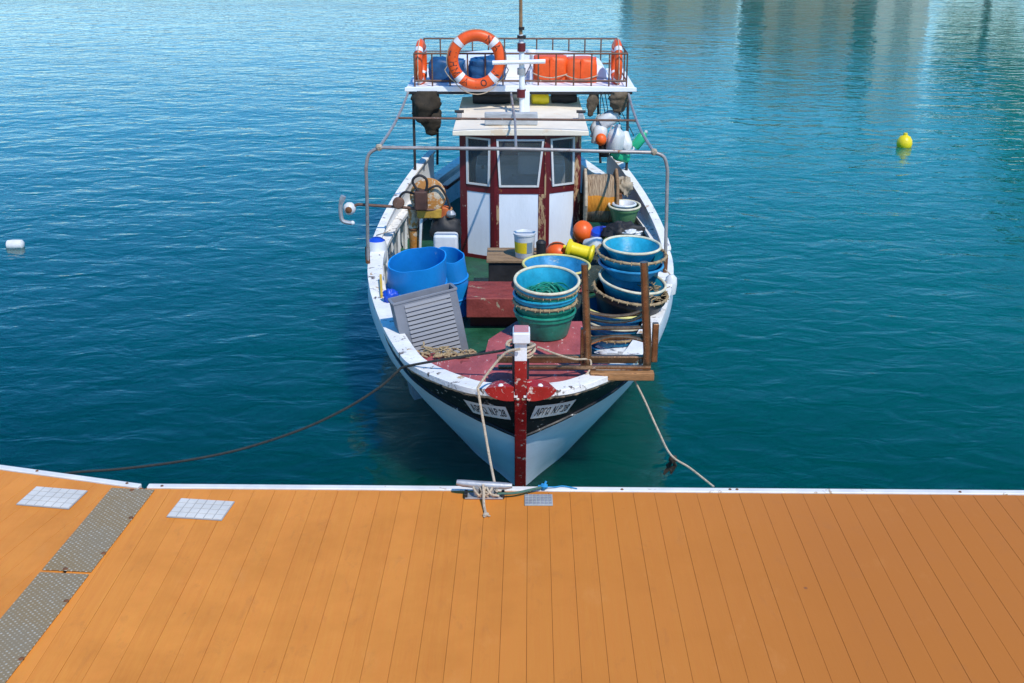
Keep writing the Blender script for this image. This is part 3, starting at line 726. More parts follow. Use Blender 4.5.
# mast
my = 12.92
mast = MB().tube([(XC + .02, my, CT + .05), (XC + .01, my, 2.60), (XC, my, 2.78)], [.034, .029, .025], 12).build('mast', M_white, boat)
MB().tube([(XC, my, 2.78), (XC - .002, my, 3.5), (XC - .004, my, 4.3)], [.02, .016, .012], 8).build('topmast', M_wood, mast)
MB().tube([(XC - .31, my - .055, 2.485), (XC + .27, my - .055, 2.50)], .024, 10).build('crosstree', M_canopy, mast)
for z0, z1, mt, r in ((2.60, 2.69, M_maroon, .046), (2.10, 2.19, M_maroon, .05), (2.35, 2.42, M_galv, .047), (2.74, 2.77, M_dark, .05), (2.83, 2.86, M_dark, .032)):
    MB().tube([(XC + .008, my, z0), (XC + .008, my, z1)], r, 14).build('mast_lamp', mt, mast)
MB().box((XC + .07, my, CT + .19), (.06, .05, .24)).build('mast_bracket', M_white, mast, bevel=.008)
an = MB().tube([(XC + .12, 13.45, KZ + .05), (XC + .12, 13.45, KZ + .40)], .018, 8).build('antenna', M_canopy, boat)
MB().lathe([(0, .06), (.05, .055), (.06, .03), (.06, 0), (0, 0)], (XC + .12, 13.45, KZ + .40), 14).build('antenna_cap', M_canopy, an)
MB().tube([(XC + .12, 13.42, KZ + .3), (XC + .04, 13.38, KZ + .15), (XC + .10, 13.36, KZ - .05), (XC + .06, 13.2, CT + .07)], .005, 6).build('antenna_cable', M_dark, an)

# hauler on the left side
hy = 11.35
wn = MB().tube([at(415, 262, Y=hy), at(413, 222, Y=hy), at(412, 205, Y=hy)], .048, 12).build('hauler_post', M_rustw, boat)
for zz in (.2, .42): 
    p = at(414, 240, Y=hy); MB().lathe([(.052, -.012), (.058, 0), (.052, .012)], p + V((0, 0, zz - .3)), 14).build('post_collar', M_rust, wn)
MB().tube([at(420, 252, Y=hy - .08), at(421, 222, Y=hy - .08), at(424, 206, Y=hy - .06)], .014, 8).build('hydraulic_pipe', M_plastw, wn)
hc = at(428, 196, Y=hy)
Rx = Matrix.Rotation(R_(78), 3, 'X') @ Matrix.Rotation(R_(14), 3, 'Y')
hd = MB().lathe([(0, -.09), (.11, -.08), (.17, -.065), (.18, -.05), (.14, -.03), (.10, 0), (.14, .03), (.18, .05), (.17, .065), (.11, .08), (0, .09)], hc, 28, mat=Matrix.Rotation(R_(80), 3, 'X')).build('hauler_drum', M_rustw, boat)
MB().box(at(421, 200, Y=hy - .14), (.13, .12, .20)).build('hauler_motor', paint('rusty_motor', (.07, .03, .02), .6, var=.5, vs=10, chips=.3, chipc=(.2, .1, .05)), hd, bevel=.02)
MB().box(at(446, 214, Y=hy - .05), (.11, .10, .15), Matrix.Rotation(.2, 3, 'Y')).build('hauler_guard', paint('orange_rust', (.55, .12, .02), .6, var=.5, vs=9, chips=.4, chipc=(.35, .2, .05), cs=14), hd, bevel=.015)
MB().box(at(430, 213, Y=hy - .06), (.26, .08, .10)).build('hauler_plate', paint('yellow_rust', (.45, .26, .03), .6, var=.5, vs=10, chips=.4, chipc=(.25, .1, .03), cs=14), hd, bevel=.015)
lp = [at(x, y, Y=hy - .16) for x, y in ((419, 192), (413, 183), (414, 178), (420, 175.5), (426, 179), (427, 186), (425, 192))]
MB().tube(catmull(lp, 5), .013, 8).build('hydraulic_hose', M_dark, hd)
MB().tube(catmull([at(x, y, Y=hy - .1) for x, y in ((427, 190), (438, 186), (446, 196), (450, 208))], 5), .012, 8).build('hydraulic_hose', M_dark, hd)
MB().tube(catmull([at(x, y, Y=hy - .1) for x, y in ((418, 195), (405, 192), (399, 199), (400, 208))], 5), .012, 8).build('hydraulic_hose', M_dark, hd)
MB().tube([at(424, 176, Y=hy), at(424.5, 195, Y=hy)], .01, 6).build('hauler_lever', M_dark, hd)
arm = MB().tube(catmull([at(452, 210, Y=hy - .05), at(425, 209.5, Y=hy - .1), at(398, 207, Y=hy - .1), at(366, 205, Y=hy - .1), at(358, 204.5, Y=hy - .1), at(352, 207, Y=hy - .1)], 4), .015, 8).build('hauler_arm', M_rustp, boat)
MB().lathe([(0, -.04), (.05, -.035), (.06, -.02), (.038, 0), (.06, .02), (.05, .035), (0, .04)], at(398.5, 203, Y=hy - .12), 16, mat=Matrix.Rotation(R_(85), 3, 'X')).build('arm_pulley', M_rustp, arm)
MB().sphere(at(451, 214, Y=hy - .1), .05, (1, 1, .8), n=12, lump=.2).build('arm_knob', M_galv, arm)
rb = at(349.5, 208.5, Y=hy - .1)
MB().sphere(rb, .065, n=14).build('arm_roller', M_plastw, arm)
MB().lathe([(0, .0), (.03, .0), (.035, .01), (.02, .02), (0, .02)], rb + V((0, -.055, 0)), 12, mat=Matrix.Rotation(R_(90), 3, 'X')).build('roller_hub', M_rust, arm)
MB().tube(catmull([at(x, y, Y=hy - .14) for x, y in ((343.5, 196), (341, 203), (340.5, 211), (342, 220), (347, 222.5), (352, 223))], 4), [.028] * 4 + [.022] * 17, 8).build('arm_hook', M_galv, arm)
MB().sphere(at(352.5, 223, Y=hy - .14), .024, n=10).build('hook_tip', M_plastw, arm)

# net reel on the right of the wheelhouse
rc = V((.88, 12.25, 1.12)); rm = Matrix.Rotation(R_(90), 3, 'Y')
reel = MB().lathe([(0, -.15), (.25, -.15), (.262, -.08), (.258, 0), (.266, .08), (.25, .15), (0, .15)], rc, 36, mat=rm).build('reel', M_wound, boat)
# give the wound net its own centre for the texture
for v_ in reel.data.vertices: v_.co -= (rc - org[boat])
reel.location = rc - org[boat]; org[reel] = rc.copy()
for dx, mt in ((-.168, M_plank_w), (.168, M_wood)):
    MB().lathe([(0, -.016), (.32, -.016), (.33, -.008), (.33, .008), (.32, .016), (0, .016)], rc + V((dx, 0, 0)), 8, mat=rm).build('reel_flange', mt, reel, smooth=False)
for dx in (-.21, .21):
    MB().tube([rc + V((dx, .1, -.68)), rc + V((dx, 0, .05))], .03, 6).build('reel_stand', M_rust, reel)
MB().tube([rc + V((-.24, 0, 0)), rc + V((.24, 0, 0))], .03, 8).build('reel_axle', M_rust, reel)

# bow net roller: timber beams across the foredeck with a pipe frame on the right
rz_ = 1.03
fr = MB().box(((at(497, 362, Y=7.78).x + .96) / 2, 7.78, rz_ + .012), (.96 - at(497, 362, Y=7.78).x, .05, .055)).build('roller_frame', M_brass, boat, bevel=.008)
MB().box((.40, 7.66, rz_ - .005), (1.10, .04, .026)).build('lower_beam', M_brass, fr, bevel=.006)
MB().box((.74, 7.63, rz_ - .055), (.46, .07, .06)).build('timber_block', M_woodo, fr, bevel=.008)
xl, xr = at(587.5, 362, Y=7.72).x, at(647, 362, Y=7.72).x
up1 = at(584.5, 264, Y=7.72); up2 = at(644, 262, Y=7.72)
MB().tube([(xl, 7.72, rz_ - .02), (xl, 7.72, rz_ + .1), up1], [.029, .029, .026], 10).build('roller_post', M_brass, fr)
MB().tube([(xr, 7.72, rz_ - .02), (xr, 7.72, rz_ + .1), up2], [.032, .032, .028], 10).build('roller_post', M_brass, fr)
MB().box((xr + .055, 7.76, rz_ + .15), (.045, .05, .30)).build('side_cheek', M_brass, fr, bevel=.008)
MB().box((xl - .035, 7.76, rz_ + .12), (.035, .05, .28)).build('side_cheek', M_brass, fr, bevel=.008)
def bar(y0, ym, y1, yy, r):
    pts = catmull([at(588, y0, Y=yy), at(603, (y0 + ym) / 2 + (ym - y0) * .25, Y=yy), at(616, ym, Y=yy), at(632, (y1 + ym) / 2 + (ym - y1) * .25, Y=yy), at(645, y1, Y=yy)], 4)
    MB().tube(pts, r, 8).build('cross_bar', M_brass, fr)
bar(312, 316, 309, 7.74, .013); bar(318, 322, 314, 7.78, .013); bar(328, 328, 327, 7.74, .015); bar(344, 336.5, 341, 7.74, .015)
MB().tube([at(588, 339, Y=7.82), at(645, 336, Y=7.82)], .022, 8).build('cross_bar', M_brass, fr)

# ================================================================== MOORING GEAR
def rope(name, pts, r, mat, label, n=8, cat='rope', grp=None, thick=8):
    o = MB().tube(catmull(pts, n), r, thick).build(name, mat, loc=pts[0]); tag(o, label, cat, grp); return o
# dark line to the left
rope('mooring_line', [at(513, 348, Y=7.42), at(500, 351, Y=7.55), at(470, 355.5, Y=7.62), at(432, 361.5, Y=7.72), at(404, 367, Y=7.85), at(397, 372, Y=7.86), at(380, 387, Y=7.85), at(345, 409, Y=7.8), at(300, 430, Y=7.75), at(240, 449.5, Y=7.65), at(180, 461.5, Y=7.5), at(120, 469, Y=7.3), at(85, 471.5, Y=7.2), at(64, 473.8, Y=7.06)], .0095, M_roped,
     'dark mooring rope sagging from the bow to the left dock edge', grp='mooring lines')
cl = at(485, 494, z=DZ + .06)
cr = rope('mooring_line', [at(520, 349, Y=7.18), at(507, 352, Y=7.2), at(495, 364, Y=7.2), at(479.5, 385, Y=7.14), at(478.5, 392, Y=7.12), at(483, 420, Y=7.05), at(490, 460, Y=6.9), at(495, 484.5, Y=6.76), at(497, 491, z=DZ + .07)], .009, M_ropec,
     'cream rope running from the stem head down to the dock cleat', grp='mooring lines')
# turns round the stem head
mb = MB()
for k in range(4):
    c_ = V((XC, 7.47, 1.215 + .018 * k)); pts = []
    for j in range(16):
        a = 2 * math.pi * j / 16; pts.append(c_ + V((math.cos(a) * (.085 + .015 * (k % 2)), math.sin(a) * .09, .012 * math.sin(a * 2 + k))))
    mb.tube(pts, .010, 6, closed=True)
o = mb.build('rope_coil', M_ropec, loc=(XC, 7.47, 1.2)); tag(o, 'cream rope wound round the bitt just behind the white stem head', 'rope')
MB().tube([(XC, 7.47, .99), (XC, 7.47, 1.31)], .06, 12).build('bitt', M_dark, boat)
rope('tie_line', [at(538, 347, Y=7.35), at(556, 354, Y=7.5), at(574, 359, Y=7.65), at(590, 360, Y=7.70), at(589, 371, Y=7.64), at(583, 377, Y=7.6)], .007, M_ropec, 'thin cream line tying the stem head to the roller frame')
MB_ = MB()
o = rope('mooring_line', [at(634, 379, Y=7.68), at(645, 401, Y=7.5), at(658, 430, Y=7.3), at(671, 455, z=.62), at(690, 468, z=.56), at(714, 487, z=.50)], .007, M_ropec, 'thin pale rope with a dark knot running down to the dock right of the bow', grp='mooring lines')
kp = at(673, 459, Y=7.22)
mb = MB(); mb.sphere(kp, .03, n=10, lump=.4)
for k in range(5): mb.tube([kp + V((random.uniform(-.01, .01), 0, -.01)), kp + V((random.uniform(-.05, .03), .02, -.06)), kp + V((random.uniform(-.06, .03), .02, -random.uniform(.11, .15)))], .009, 6)
org[o] = V(o.location); mb.build('knot', M_bag, o)

# cleat on the dock
c0 = at(484, 497, z=DZ)
ct = thing('mooring_cleat', 'grey metal horn cleat on the dock under the bow, wrapped in rope', 'cleat', c0)
mb = MB(); mb.box(c0 + V((.0, -.0, .008)), (.25, .075, .012)); mb.build('base', M_galv, ct, bevel=.003)
for dx in (-.118, .125): MB().box(c0 + V((dx, 0, .022)), (.021, .07, .03)).build('end_stop', M_dark, ct, bevel=.004)
for dx in (-.05, .05): MB().tube([c0 + V((dx, 0, .01)), c0 + V((dx * .9, 0, .075))], .022, 10).build('leg', M_galv, ct)
mb = MB(); mb.tube([c0 + V((-.18, .02, .098)), c0 + V((-.14, .018, .092)), c0 + V((-.02, .01, .085)), c0 + V((.14, 0, .082)), c0 + V((.185, -.002, .086))], [.018, .024, .026, .024, .016], 12); mb.build('horn', M_galv, ct)
mb = MB()
for k in range(5):
    pts = []
    cc = c0 + V((-.04 + .022 * k, 0, .045)); 
    for j in range(12):
        a = 2 * math.pi * j / 12; pts.append(cc + V((.03 * math.sin(a * 1) * (1 if k % 2 else -1), .045 * math.cos(a), .035 * math.sin(a))))
    mb.tube(pts, .008, 6, closed=True)
mb.tube([c0 + V((.0, -.03, .06)), c0 + V((.06, -.045, .04)), c0 + V((.10, -.04, .03))], .008, 6)
o = mb.build('rope_turns', M_ropec, loc=c0); tag(o, 'cream rope turns wrapped round the dock cleat', 'rope')
e1 = at(486, 514.5, z=DZ + .012)
mb = MB(); mb.tube(catmull([c0 + V((-.005, -.03, .11)), c0 + V((0, -.06, .06)), c0 + V((.004, -.14, .018)), e1], 4), .009, 8); mb.sphere(e1, .02, (1, 1, .7), n=10, lump=.3); 
for k in range(5): mb.tube([e1, e1 + V((random.uniform(-.025, .03), -random.uniform(.01, .03), -.004))], .004, 5)
o = mb.build('rope_end', M_ropec, loc=c0); tag(o, 'knotted loose end of cream rope lying on the planks below the cleat', 'rope')
o = rope('tie_line', [c0 + V((.09, -.02, .035)), at(515, 493, z=DZ + .035), at(530, 490, z=DZ + .03), at(541, 487.5, z=DZ + .03)], .009, M_ropeg, 'dark green line stretched from the cleat to a blue knot')
kb = at(544, 486.5, z=DZ + .03)
mb = MB(); mb.sphere(kb, .022, (1.2, 1, .9), n=10, lump=.5); mb.tube([kb, kb + V((.015, .02, .03))], .008, 6); mb.tube([kb, kb + V((-.04, -.0, .0))], .01, 6)
mb.tube(catmull([kb, kb + V((.07, .012, -.01)), kb + V((.13, .03, -.012)), kb + V((.22, .0, -.015))], 4), .004, 5)
o = mb.build('tie_line', M_ropeb, loc=kb); tag(o, 'bright blue knotted line on the white dock edge', 'rope')

# ================================================================== TUBS
def tub(loc, R, h, bowl, rim, label, tilt=(0, 0), rb=.72, rimr=.012, wob=.0, fill=None, lip=True, name='fishing_tub'):
    r = thing(name, label, 'tub', (0, 0, 0), 'round fishing tubs on deck')
    sd0 = random.random() * 6
    wb = lambda a, i: wob * math.sin(2 * a + sd0)
    prof = [(0, 0), (R * rb * .96, 0), (R * rb, .01), (R * (rb + (1 - rb) * .78), h * .80)]
    if lip: prof += [(R * (rb + (1 - rb) * .80) + .010, h * .81), (R * .985 + .006, h * .985)]
    else: prof += [(R, h)]
    prof += [(R * .975, h), (R * (rb + (1 - rb) * .80) - .008, h * .80), (R * rb - .008, .016), (0, .016)]
    MB().lathe(prof, n=48, wob=wb).build('bowl', bowl, r)
    pts = [V((R * (1 + wb(2 * math.pi * j / 48, 0)) * math.cos(2 * math.pi * j / 48), R * (1 + wb(2 * math.pi * j / 48, 0)) * math.sin(2 * math.pi * j / 48), h)) for j in range(48)]
    mb = MB()
    if rim is M_tan:
        mb.tube(pts, [rimr * (1 + .18 * math.sin(j * 2.3)) for j in range(48)], 8, closed=True)
        for j in range(26):
            a = 2 * math.pi * j / 26 + random.uniform(-.05, .05); q = V((R * math.cos(a), R * math.sin(a), h)); d = V((math.cos(a), math.sin(a), 0))
            mb.tube([q - d * .02, q + V((0, 0, rimr * 1.2)), q + d * .018 - V((0, 0, .012))], .004, 5)
    else: mb.tube(pts, rimr, 8, closed=True)
    mb.build('rim', rim, r)
    if fill:
        mb = MB(); random.seed(int(R * 1e4) + int(loc[0] * 100))
        for k in range(14):
            rr = R * random.uniform(.15, .72); zc = h * random.uniform(.25, .42); pts = []
            ph = random.uniform(0, 6.28); ox, oy = random.uniform(-.03, .03), random.uniform(-.03, .03)
            for j in range(22):
                a = 2 * math.pi * j / 22; pts.append(V((ox + rr * math.cos(a), oy + rr * math.sin(a), zc + .02 * math.sin(3 * a + ph))))
            mb.tube(pts, .006, 5, closed=True)
        mb.lathe([(0, h * .3), (R * .6, h * .28), (R * (rb + .15), h * .22)], n=24)
        mb.build('line_coil', fill, r)
    r.location = loc; r.rotation_euler = (R_(tilt[0]), R_(tilt[1]), random.uniform(0, 6)) if False else (R_(tilt[0]), R_(tilt[1]), 0)
    return r
# centre stack on the foredeck
ax, ay, az = .215, 8.61, .925
tub((ax - .01, ay, az), .240, .20, M_tgreen, M_tgreen, 'plain green fishing tub at the bottom of the centre stack', (0, 0), rb=.78)
tub((ax - .01, ay, az + .095), .245, .19, M_tgreen, M_tan, 'green fishing tub with tan rim, second from bottom of the centre stack', (1.5, 0), rb=.78)
tub((ax - .005, ay, az + .165), .247, .18, M_turq, M_turq, 'turquoise fishing tub in the middle of the centre stack', (2, -1), rb=.78)
tub((ax, ay, az + .222), .247, .18, M_tgreen, M_tan, 'green fishing tub with tan rim just under the blue top tub', (4, 1), rb=.78)
tub((ax, ay - .005, az + .280), .252, .18, M_turq, M_cream, 'turquoise blue tub with cream rim and green line inside, topmost of the centre stack', (8, 1), rb=.78, fill=M_tgreen)
# pair on the hatch
tub((.335, 10.07, .802), .29, .15, M_tgreen, M_tan, 'green tub on the red hatch beneath the yellow rimmed one', (0, 0))
tub((.335, 10.07, .875), .305, .17, M_blue, M_yellowrim, 'blue tub with yellow rim on the red hatch behind the centre stack', (0, 2))
# tall stack on the right behind the roller frame
G = [
 ((.84, 9.12, DK - .06), .27, .24, M_blue, M_blue, 'plain blue tub at the bottom of the right stack behind the roller frame', (0, 0)),
 ((.84, 9.12, -.06 + DK + .12), .275, .24, M_blue, M_tan, 'blue tub with tan rim second from bottom of the right stack', (3, -2)),
 ((.83, 9.14, -.06 + DK + .21), .28, .24, M_blue, M_cream, 'blue tub with cream rim third from bottom of the right stack', (2, 2)),
 ((.80, 9.14, -.06 + DK + .31), .28, .24, M_blue, M_yellowrim, 'blue tub with yellowish rim just under the black tub', (0, 5)),
 ((.90, 9.20, -.06 + DK + .40), .312, .28, M_blackp, M_tan, 'large black tub with roped tan rim in the right stack', (3, 8)),
 ((.93, 9.24, -.06 + DK + .585), .282, .17, M_turq, M_cream, 'blue tub with cream rim tilted inside the black tub', (4, 9)),
 ((.945, 9.36, -.06 + DK + .76), .27, .10, M_blue, M_blue, 'shallow blue tub below the roped rim near the top of the right stack', (1, 3)),
 ((.945, 9.38, -.06 + DK + .80), .295, .15, M_turq, M_tan, 'wide light blue tub with roped tan rim second from top of the right stack', (2, 3)),
 ((.955, 9.42, -.06 + DK + .875), .242, .13, M_turq, M_cream, 'light blue tub with white rim, topmost of the right stack', (2, 2))]
for g_ in G: tub(*g_)
# round tub behind the reel
gt = at(624, 213, Y=11.95)
tub((gt.x, 11.95, gt.z - .10), .165, .19, M_olive, M_cream, 'olive green tub with white hose coil beside the net reel', (4, 0), name='fishing_tub')
mb = MB()
for k in range(5):
    pts = [V((gt.x + .085 * math.cos(a) * (1 + .1 * k), 11.95 + .085 * math.sin(a) * (1 + .1 * k), gt.z + .05 + .012 * k)) for a in [2 * math.pi * j / 20 for j in range(20)]]
    mb.tube(pts, .014, 6, closed=True)
o = mb.build('hose_coil', M_plastw, loc=(gt.x, 11.95, gt.z)); tag(o, 'white hose coiled inside the olive green tub', 'hose')
# net heaps that carry the loose floats
def heap(name, c_, r, s3, mat, label, cat, lump=.25, seed=1, n=28, ls=2.5):
    o = MB().sphere(c_, r, s3, n=n, lump=lump, ls=ls, seed=seed).build(name, mat, loc=c_, angle=80); tag(o, label, cat); return o
heap('net_heap', V((.62, 11.25, .56)), .30, (1.35, 1.1, .75), M_net, 'dark heap of fishing net between the wheelhouse and the tubs', 'fishing net', .3, 3)
heap('net_heap', V((1.02, 11.8, .62)), .26, (.95, 1.1, 1.0), M_net, 'dark heap of fishing net under the olive tub', 'fishing net', .3, 8)
heap('plastic_wrap', V((.88, 8.93, 1.0)) , .0001, (1, 1, 1), M_bagplastic, 'x', 'x') if False else None

mb = MB(); rt_ = random.Random(5)
for k in range(40):
    a = rt_.uniform(-.9, 1.3); q = V((.90 + .27 * math.cos(a), 9.20 + .27 * math.sin(a), 1.12 - .05 * math.cos(a) + rt_.uniform(-.01, .03))); pts = [q]
    for j in range(4): pts.append(pts[-1] + V((rt_.uniform(-.05, .05), rt_.uniform(-.05, .05), rt_.uniform(-.015, .02))))
    mb.tube(catmull(pts, 3), .004, 5)
o = mb.build('line_tangle', M_tan, loc=(.95, 9.2, 1.12)); tag(o, 'tan tangle of line spilling over the right rim of the black tub', 'fishing line')
heap('net_heap', V((.545, 9.42, .72)), .17, (.75, 1.0, 1.35), M_net, 'dark fishing net stuffed between the centre and right tub stacks', 'fishing net', .35, 41)
# crumpled plastic in the lowest tub
pw = at(625, 352, Y=8.88)
o = MB().sphere(pw, .13, (1.7, .7, .45), n=26, lump=.5, ls=3.2, seed=5).build('plastic_bag', M_bagplastic, loc=pw, angle=80); tag(o, 'crumpled translucent plastic bag low behind the roller frame', 'plastic bag')
pw = at(645, 344, Y=8.85)
o = MB().sphere(pw, .09, (.55, .6, 1.1), n=20, lump=.5, ls=3, seed=9).build('plastic_bag', M_plastw, loc=pw, angle=80); tag(o, 'white crumpled plastic scrap at the right end of the roller frame', 'plastic bag')

# ================================================================== FLOATS, JUGS AND SMALL GEAR ON DECK
def ball(p, r, mat, label, neck=True, rot=(0, 0, 0), name='buoy'):
    rt = thing(name, label, 'buoy', (0, 0, 0), 'round float buoys')
    MB().sphere((0, 0, 0), r, (1, 1, 1.08), n=24).build('float', mat, rt)
    if neck:
        MB().lathe([(r * .26, 0), (r * .24, r * .22), (r * .12, r * .28), (0, r * .28)], (0, 0, r * .98), 12).build('eye', mat, rt)
    rt.location = p; rt.rotation_euler = rot
ball(at(583, 231.5, Y=11.35), .105, M_orange, 'orange ball float leaning on the wheelhouse corner', rot=(R_(150), 0, R_(20)))
ball(at(557, 253, Y=11.0), .115, M_orange, 'orange ball float half hidden behind the yellow rimmed tub', rot=(R_(60), R_(80), 0))
# yellow spool shaped fender
yp = at(580, 251, Y=10.85)
yr = thing('spool_fender', 'yellow spool shaped fender between the orange ball and the tubs', 'fender', (0, 0, 0))
mb = MB(); mb.lathe([(0, -.14), (.05, -.14), (.09, -.13), (.095, -.11), (.07, -.085), (.065, 0), (.07, .085), (.095, .11), (.09, .13), (.05, .14), (0, .14)], n=28, mat=Matrix.Rotation(R_(90), 3, 'Y')); mb.build('body', M_yellow, yr)
MB().lathe([(.02, 0), (.02, .03), (0, .03)], (-.14, 0, 0), 10, mat=Matrix.Rotation(R_(-90), 3, 'Y')).build('eye', M_yellow, yr)
yr.location = yp; yr.rotation_euler = (0, R_(12), R_(-12))
def jug(p, rot, s, mat, capm, label, name='jug', grp='plastic jugs and bottles', handle=True, cat='jug', h=.26, wd=.085):
    rt = thing(name, label, cat, (0, 0, 0), grp)
    sq = lambda a, i: .08 * abs(math.sin(2 * a)) * 1.6
    MB().lathe([(0, 0), (wd * .92, 0), (wd, .012), (wd, h * .62), (wd * .86, h * .78), (wd * .34, h * .93), (wd * .30, h)], n=28, wob=sq).build('body', mat, rt)
    MB().lathe([(wd * .36, h * .97), (wd * .36, h * 1.08), (0, h * 1.09)], n=14).build('cap', capm, rt)
    if handle: MB().tube(catmull([(wd * .40, 0, h * .95), (wd * .85, 0, h * .97), (wd * 1.02, 0, h * .82), (wd * .95, 0, h * .6)], 4), .010, 7).build('handle', mat, rt)
    rt.scale = (s, s, s); rt.location = p; rt.rotation_euler = rot
jug(at(587, 246, Y=11.05), (R_(70), R_(10), R_(50)), .8, M_plastw, M_dark, 'white plastic jug lying between the orange ball and yellow fender')
# striped float: blue, white and orange
sp = at(602, 237, Y=11.3); st = thing('striped_float', 'blue white and orange float lying in front of the net reel', 'buoy', (0, 0, 0))
MB().lathe([(0, -.10), (.09, -.095), (.12, -.06), (.125, 0)], n=28).build('base', M_orange, st); MB().lathe([(.125, .0), (.122, .04)], n=28).build('band', M_plastw, st)
MB().lathe([(.122, .04), (.112, .075), (.06, .09), (0, .09)], n=28).build('top', M_capblue, st); st.location = sp; st.rotation_euler = (R_(8), 0, 0)
ball(at(609, 241, Y=11.2), .075, M_yellow, 'small yellow orange float beside the striped float', False)
o = heap('dark_bag', at(622, 232, Y=11.2), .15, (1.2, .8, .65), M_dark, 'black bag slumped between the net reel and the right stack', 'bag', .45, 12)
o = heap('paper_scrap', at(632, 233, Y=11.05), .055, (1.5, .8, .6), M_plastw, 'small crumpled white scrap on the black bag', 'scrap', .6, 14)
o = heap('orange_rag', at(635, 240, Y=10.9), .06, (1.5, .8, .5), paint('rag_pink', (.55, .2, .14), .8), 'small orange pink rag beside the black bag', 'rag', .5, 17)
o = heap('cloth_bundle', at(624, 186, Y=12.5), .095, (1.0, .8, 1.0), M_cloth, 'crumpled tan cloth bundle on the right bulwark behind the reel', 'cloth', .55, 21)

# wooden box and paint bucket in front of the wheelhouse
bx = thing('wooden_box', 'dark box with worn wooden top in front of the wheelhouse', 'box', (-.03, 10.95, DK))
MB().box((-.03, 10.95, DK + .185), (.54, .40, .37)).build('body', M_dark, bx, bevel=.01)
MB().box((-.03, 10.95, DK + .386), (.58, .44, .03)).build('lid', M_boxtop, bx, bevel=.006)
bp_ = at(524.5, 256.5, z=DK + .402)
bk = thing('paint_bucket', 'white paint bucket with yellow and grey label standing on the wooden box', 'bucket', bp_)
MB().lathe([(0, 0), (.086, 0), (.09, .006), (.104, .225), (.110, .226), (.112, .245), (.104, .247), (.098, .24), (.086, .012), (0, .012)], bp_, 32).build('body', M_plastw, bk)
MB().lathe([(0, .23), (.100, .23)], bp_, 32).build('contents', M_plastw, bk)
def arcpatch(a0, a1, z0, z1, off, mat, nm):
    P_ = [[bp_ + V(((.09 + (z / .225) * .014 + off) * math.cos(a), (.09 + (z / .225) * .014 + off) * math.sin(a), z)) for z in (z0, z1)] for a in [a0 + (a1 - a0) * i / 12 for i in range(13)]]
    MB().grid(P_).build(nm, mat, bk)
arcpatch(R_(190), R_(283), .055, .165, .0015, M_paper, 'label'); arcpatch(R_(283), R_(318), .055, .165, .0015, M_lgrey, 'label')
o = MB().lathe([(0, 0), (.045, 0), (.05, .16), (.03, .18), (0, .18)], at(541, 258, z=DK + .402), 18).build('dark_can', M_dark, loc=(0, 0, 0)); tag(o, 'small black can standing right of the paint bucket', 'can')

# grey louvred crate leaning at the left of the foredeck
crt = thing('crate', 'grey plastic crate with slotted sides standing on end by the left rail', 'crate', (0, 0, 0))
W_, D_, H_ = .52, .19, .82
th = .012
mb = MB()
mb.box((0, D_ / 2, H_ / 2), (W_, th, H_)); mb.box((-W_ / 2 + th / 2, 0, H_ / 2), (th, D_ - th, H_)); mb.box((W_ / 2 - th / 2, 0, H_ / 2), (th, D_ - th, H_)); mb.box((0, 0, .01), (W_ - 2 * th, D_ - th, .02))
ns = 21; sx0, sx1 = -.175, .20; pitch = (H_ - .07) / ns
mb.box(((-W_ / 2 + sx0) / 2, -D_ / 2, H_ / 2), (sx0 + W_ / 2, th, H_)); mb.box(((W_ / 2 + sx1) / 2, -D_ / 2, H_ / 2), (W_ / 2 - sx1, th, H_))
for k in range(ns + 1):
    z = .02 + pitch * k; mb.box(((sx0 + sx1) / 2, -D_ / 2 - .004, z), (sx1 - sx0, th + .006, pitch * .74), Matrix.Rotation(R_(-24), 3, 'X'))
mb.box(((sx0 + sx1) / 2, -D_ / 2, H_ - .022), (sx1 - sx0, th, .044)); 
mb.build('crate_body', M_crate, crt, smooth=False)
mb = MB(); 
for a, b_ in (((-W_ / 2 - .006, -D_ / 2 - .008), (W_ / 2 + .006, -D_ / 2 - .008)), ((-W_ / 2 - .006, D_ / 2 + .008), (W_ / 2 + .006, D_ / 2 + .008))): mb.box(((a[0] + b_[0]) / 2, a[1] + .004, H_ - .008), (b_[0] - a[0], .016, .02))
for x in (-W_ / 2 - .004, W_ / 2 + .004): mb.box((x, 0, H_ - .008), (.016, D_ - .01, .02))
mb.build('crate_rim', M_crate, crt, bevel=.004)
mb = MB().box((0, .002, .375), (W_ - .028, D_ - .046, .62)); mb.build('crate_filler', M_crate, crt, smooth=False)  # added solid block in crate grey that keeps the opening from showing black
crt.location = (-.625, 8.66, DK - .06); crt.rotation_euler = (R_(-7), R_(-9), R_(17))

# cut blue barrels
def cut_barrel(loc, r, h, label, dip, rot, seed, parts=True):
    rt = thing('cut_barrel', label, 'barrel', (0, 0, 0), 'cut open blue barrels')
    def top(a): return h + dip * math.cos(a - seed) +   .004 * math.sin(3 * a + seed) + .003 * math.sin(7 * a)
    P_ = []
    lv = [0, .02, .1, .3, .5, .7, .85, .95, 1.0]
    for l in lv: P_.append([V((r * (1 + .03 * math.sin(l * 3)) * math.cos(a), r * (1 + .03 * math.sin(l * 3)) * math.sin(a), l * top(a))) for a in [2 * math.pi * j / 48 for j in range(48)]])
    inn = [[V((p.x * (1 - .012 / r), p.y * (1 - .012 / r), max(p.z, .02))) for p in row] for row in P_[::-1]]
    P2 = [[V((0, 0, 0))] * 48] + P_ + inn + [[V((0, 0, .02))] * 48]
    MB().grid(P2, closed=True).build('shell', M_barrel, rt)
    mb = MB()
    for l in (.32, .64): mb.tube([V((r * 1.035 * math.cos(a), r * 1.035 * math.sin(a), l * top(a))) for a in [2 * math.pi * j / 32 for j in range(32)]], .010, 6, closed=True)
    mb.build('hoop', M_barrel, rt)
    rt.location = loc; rt.rotation_euler = rot
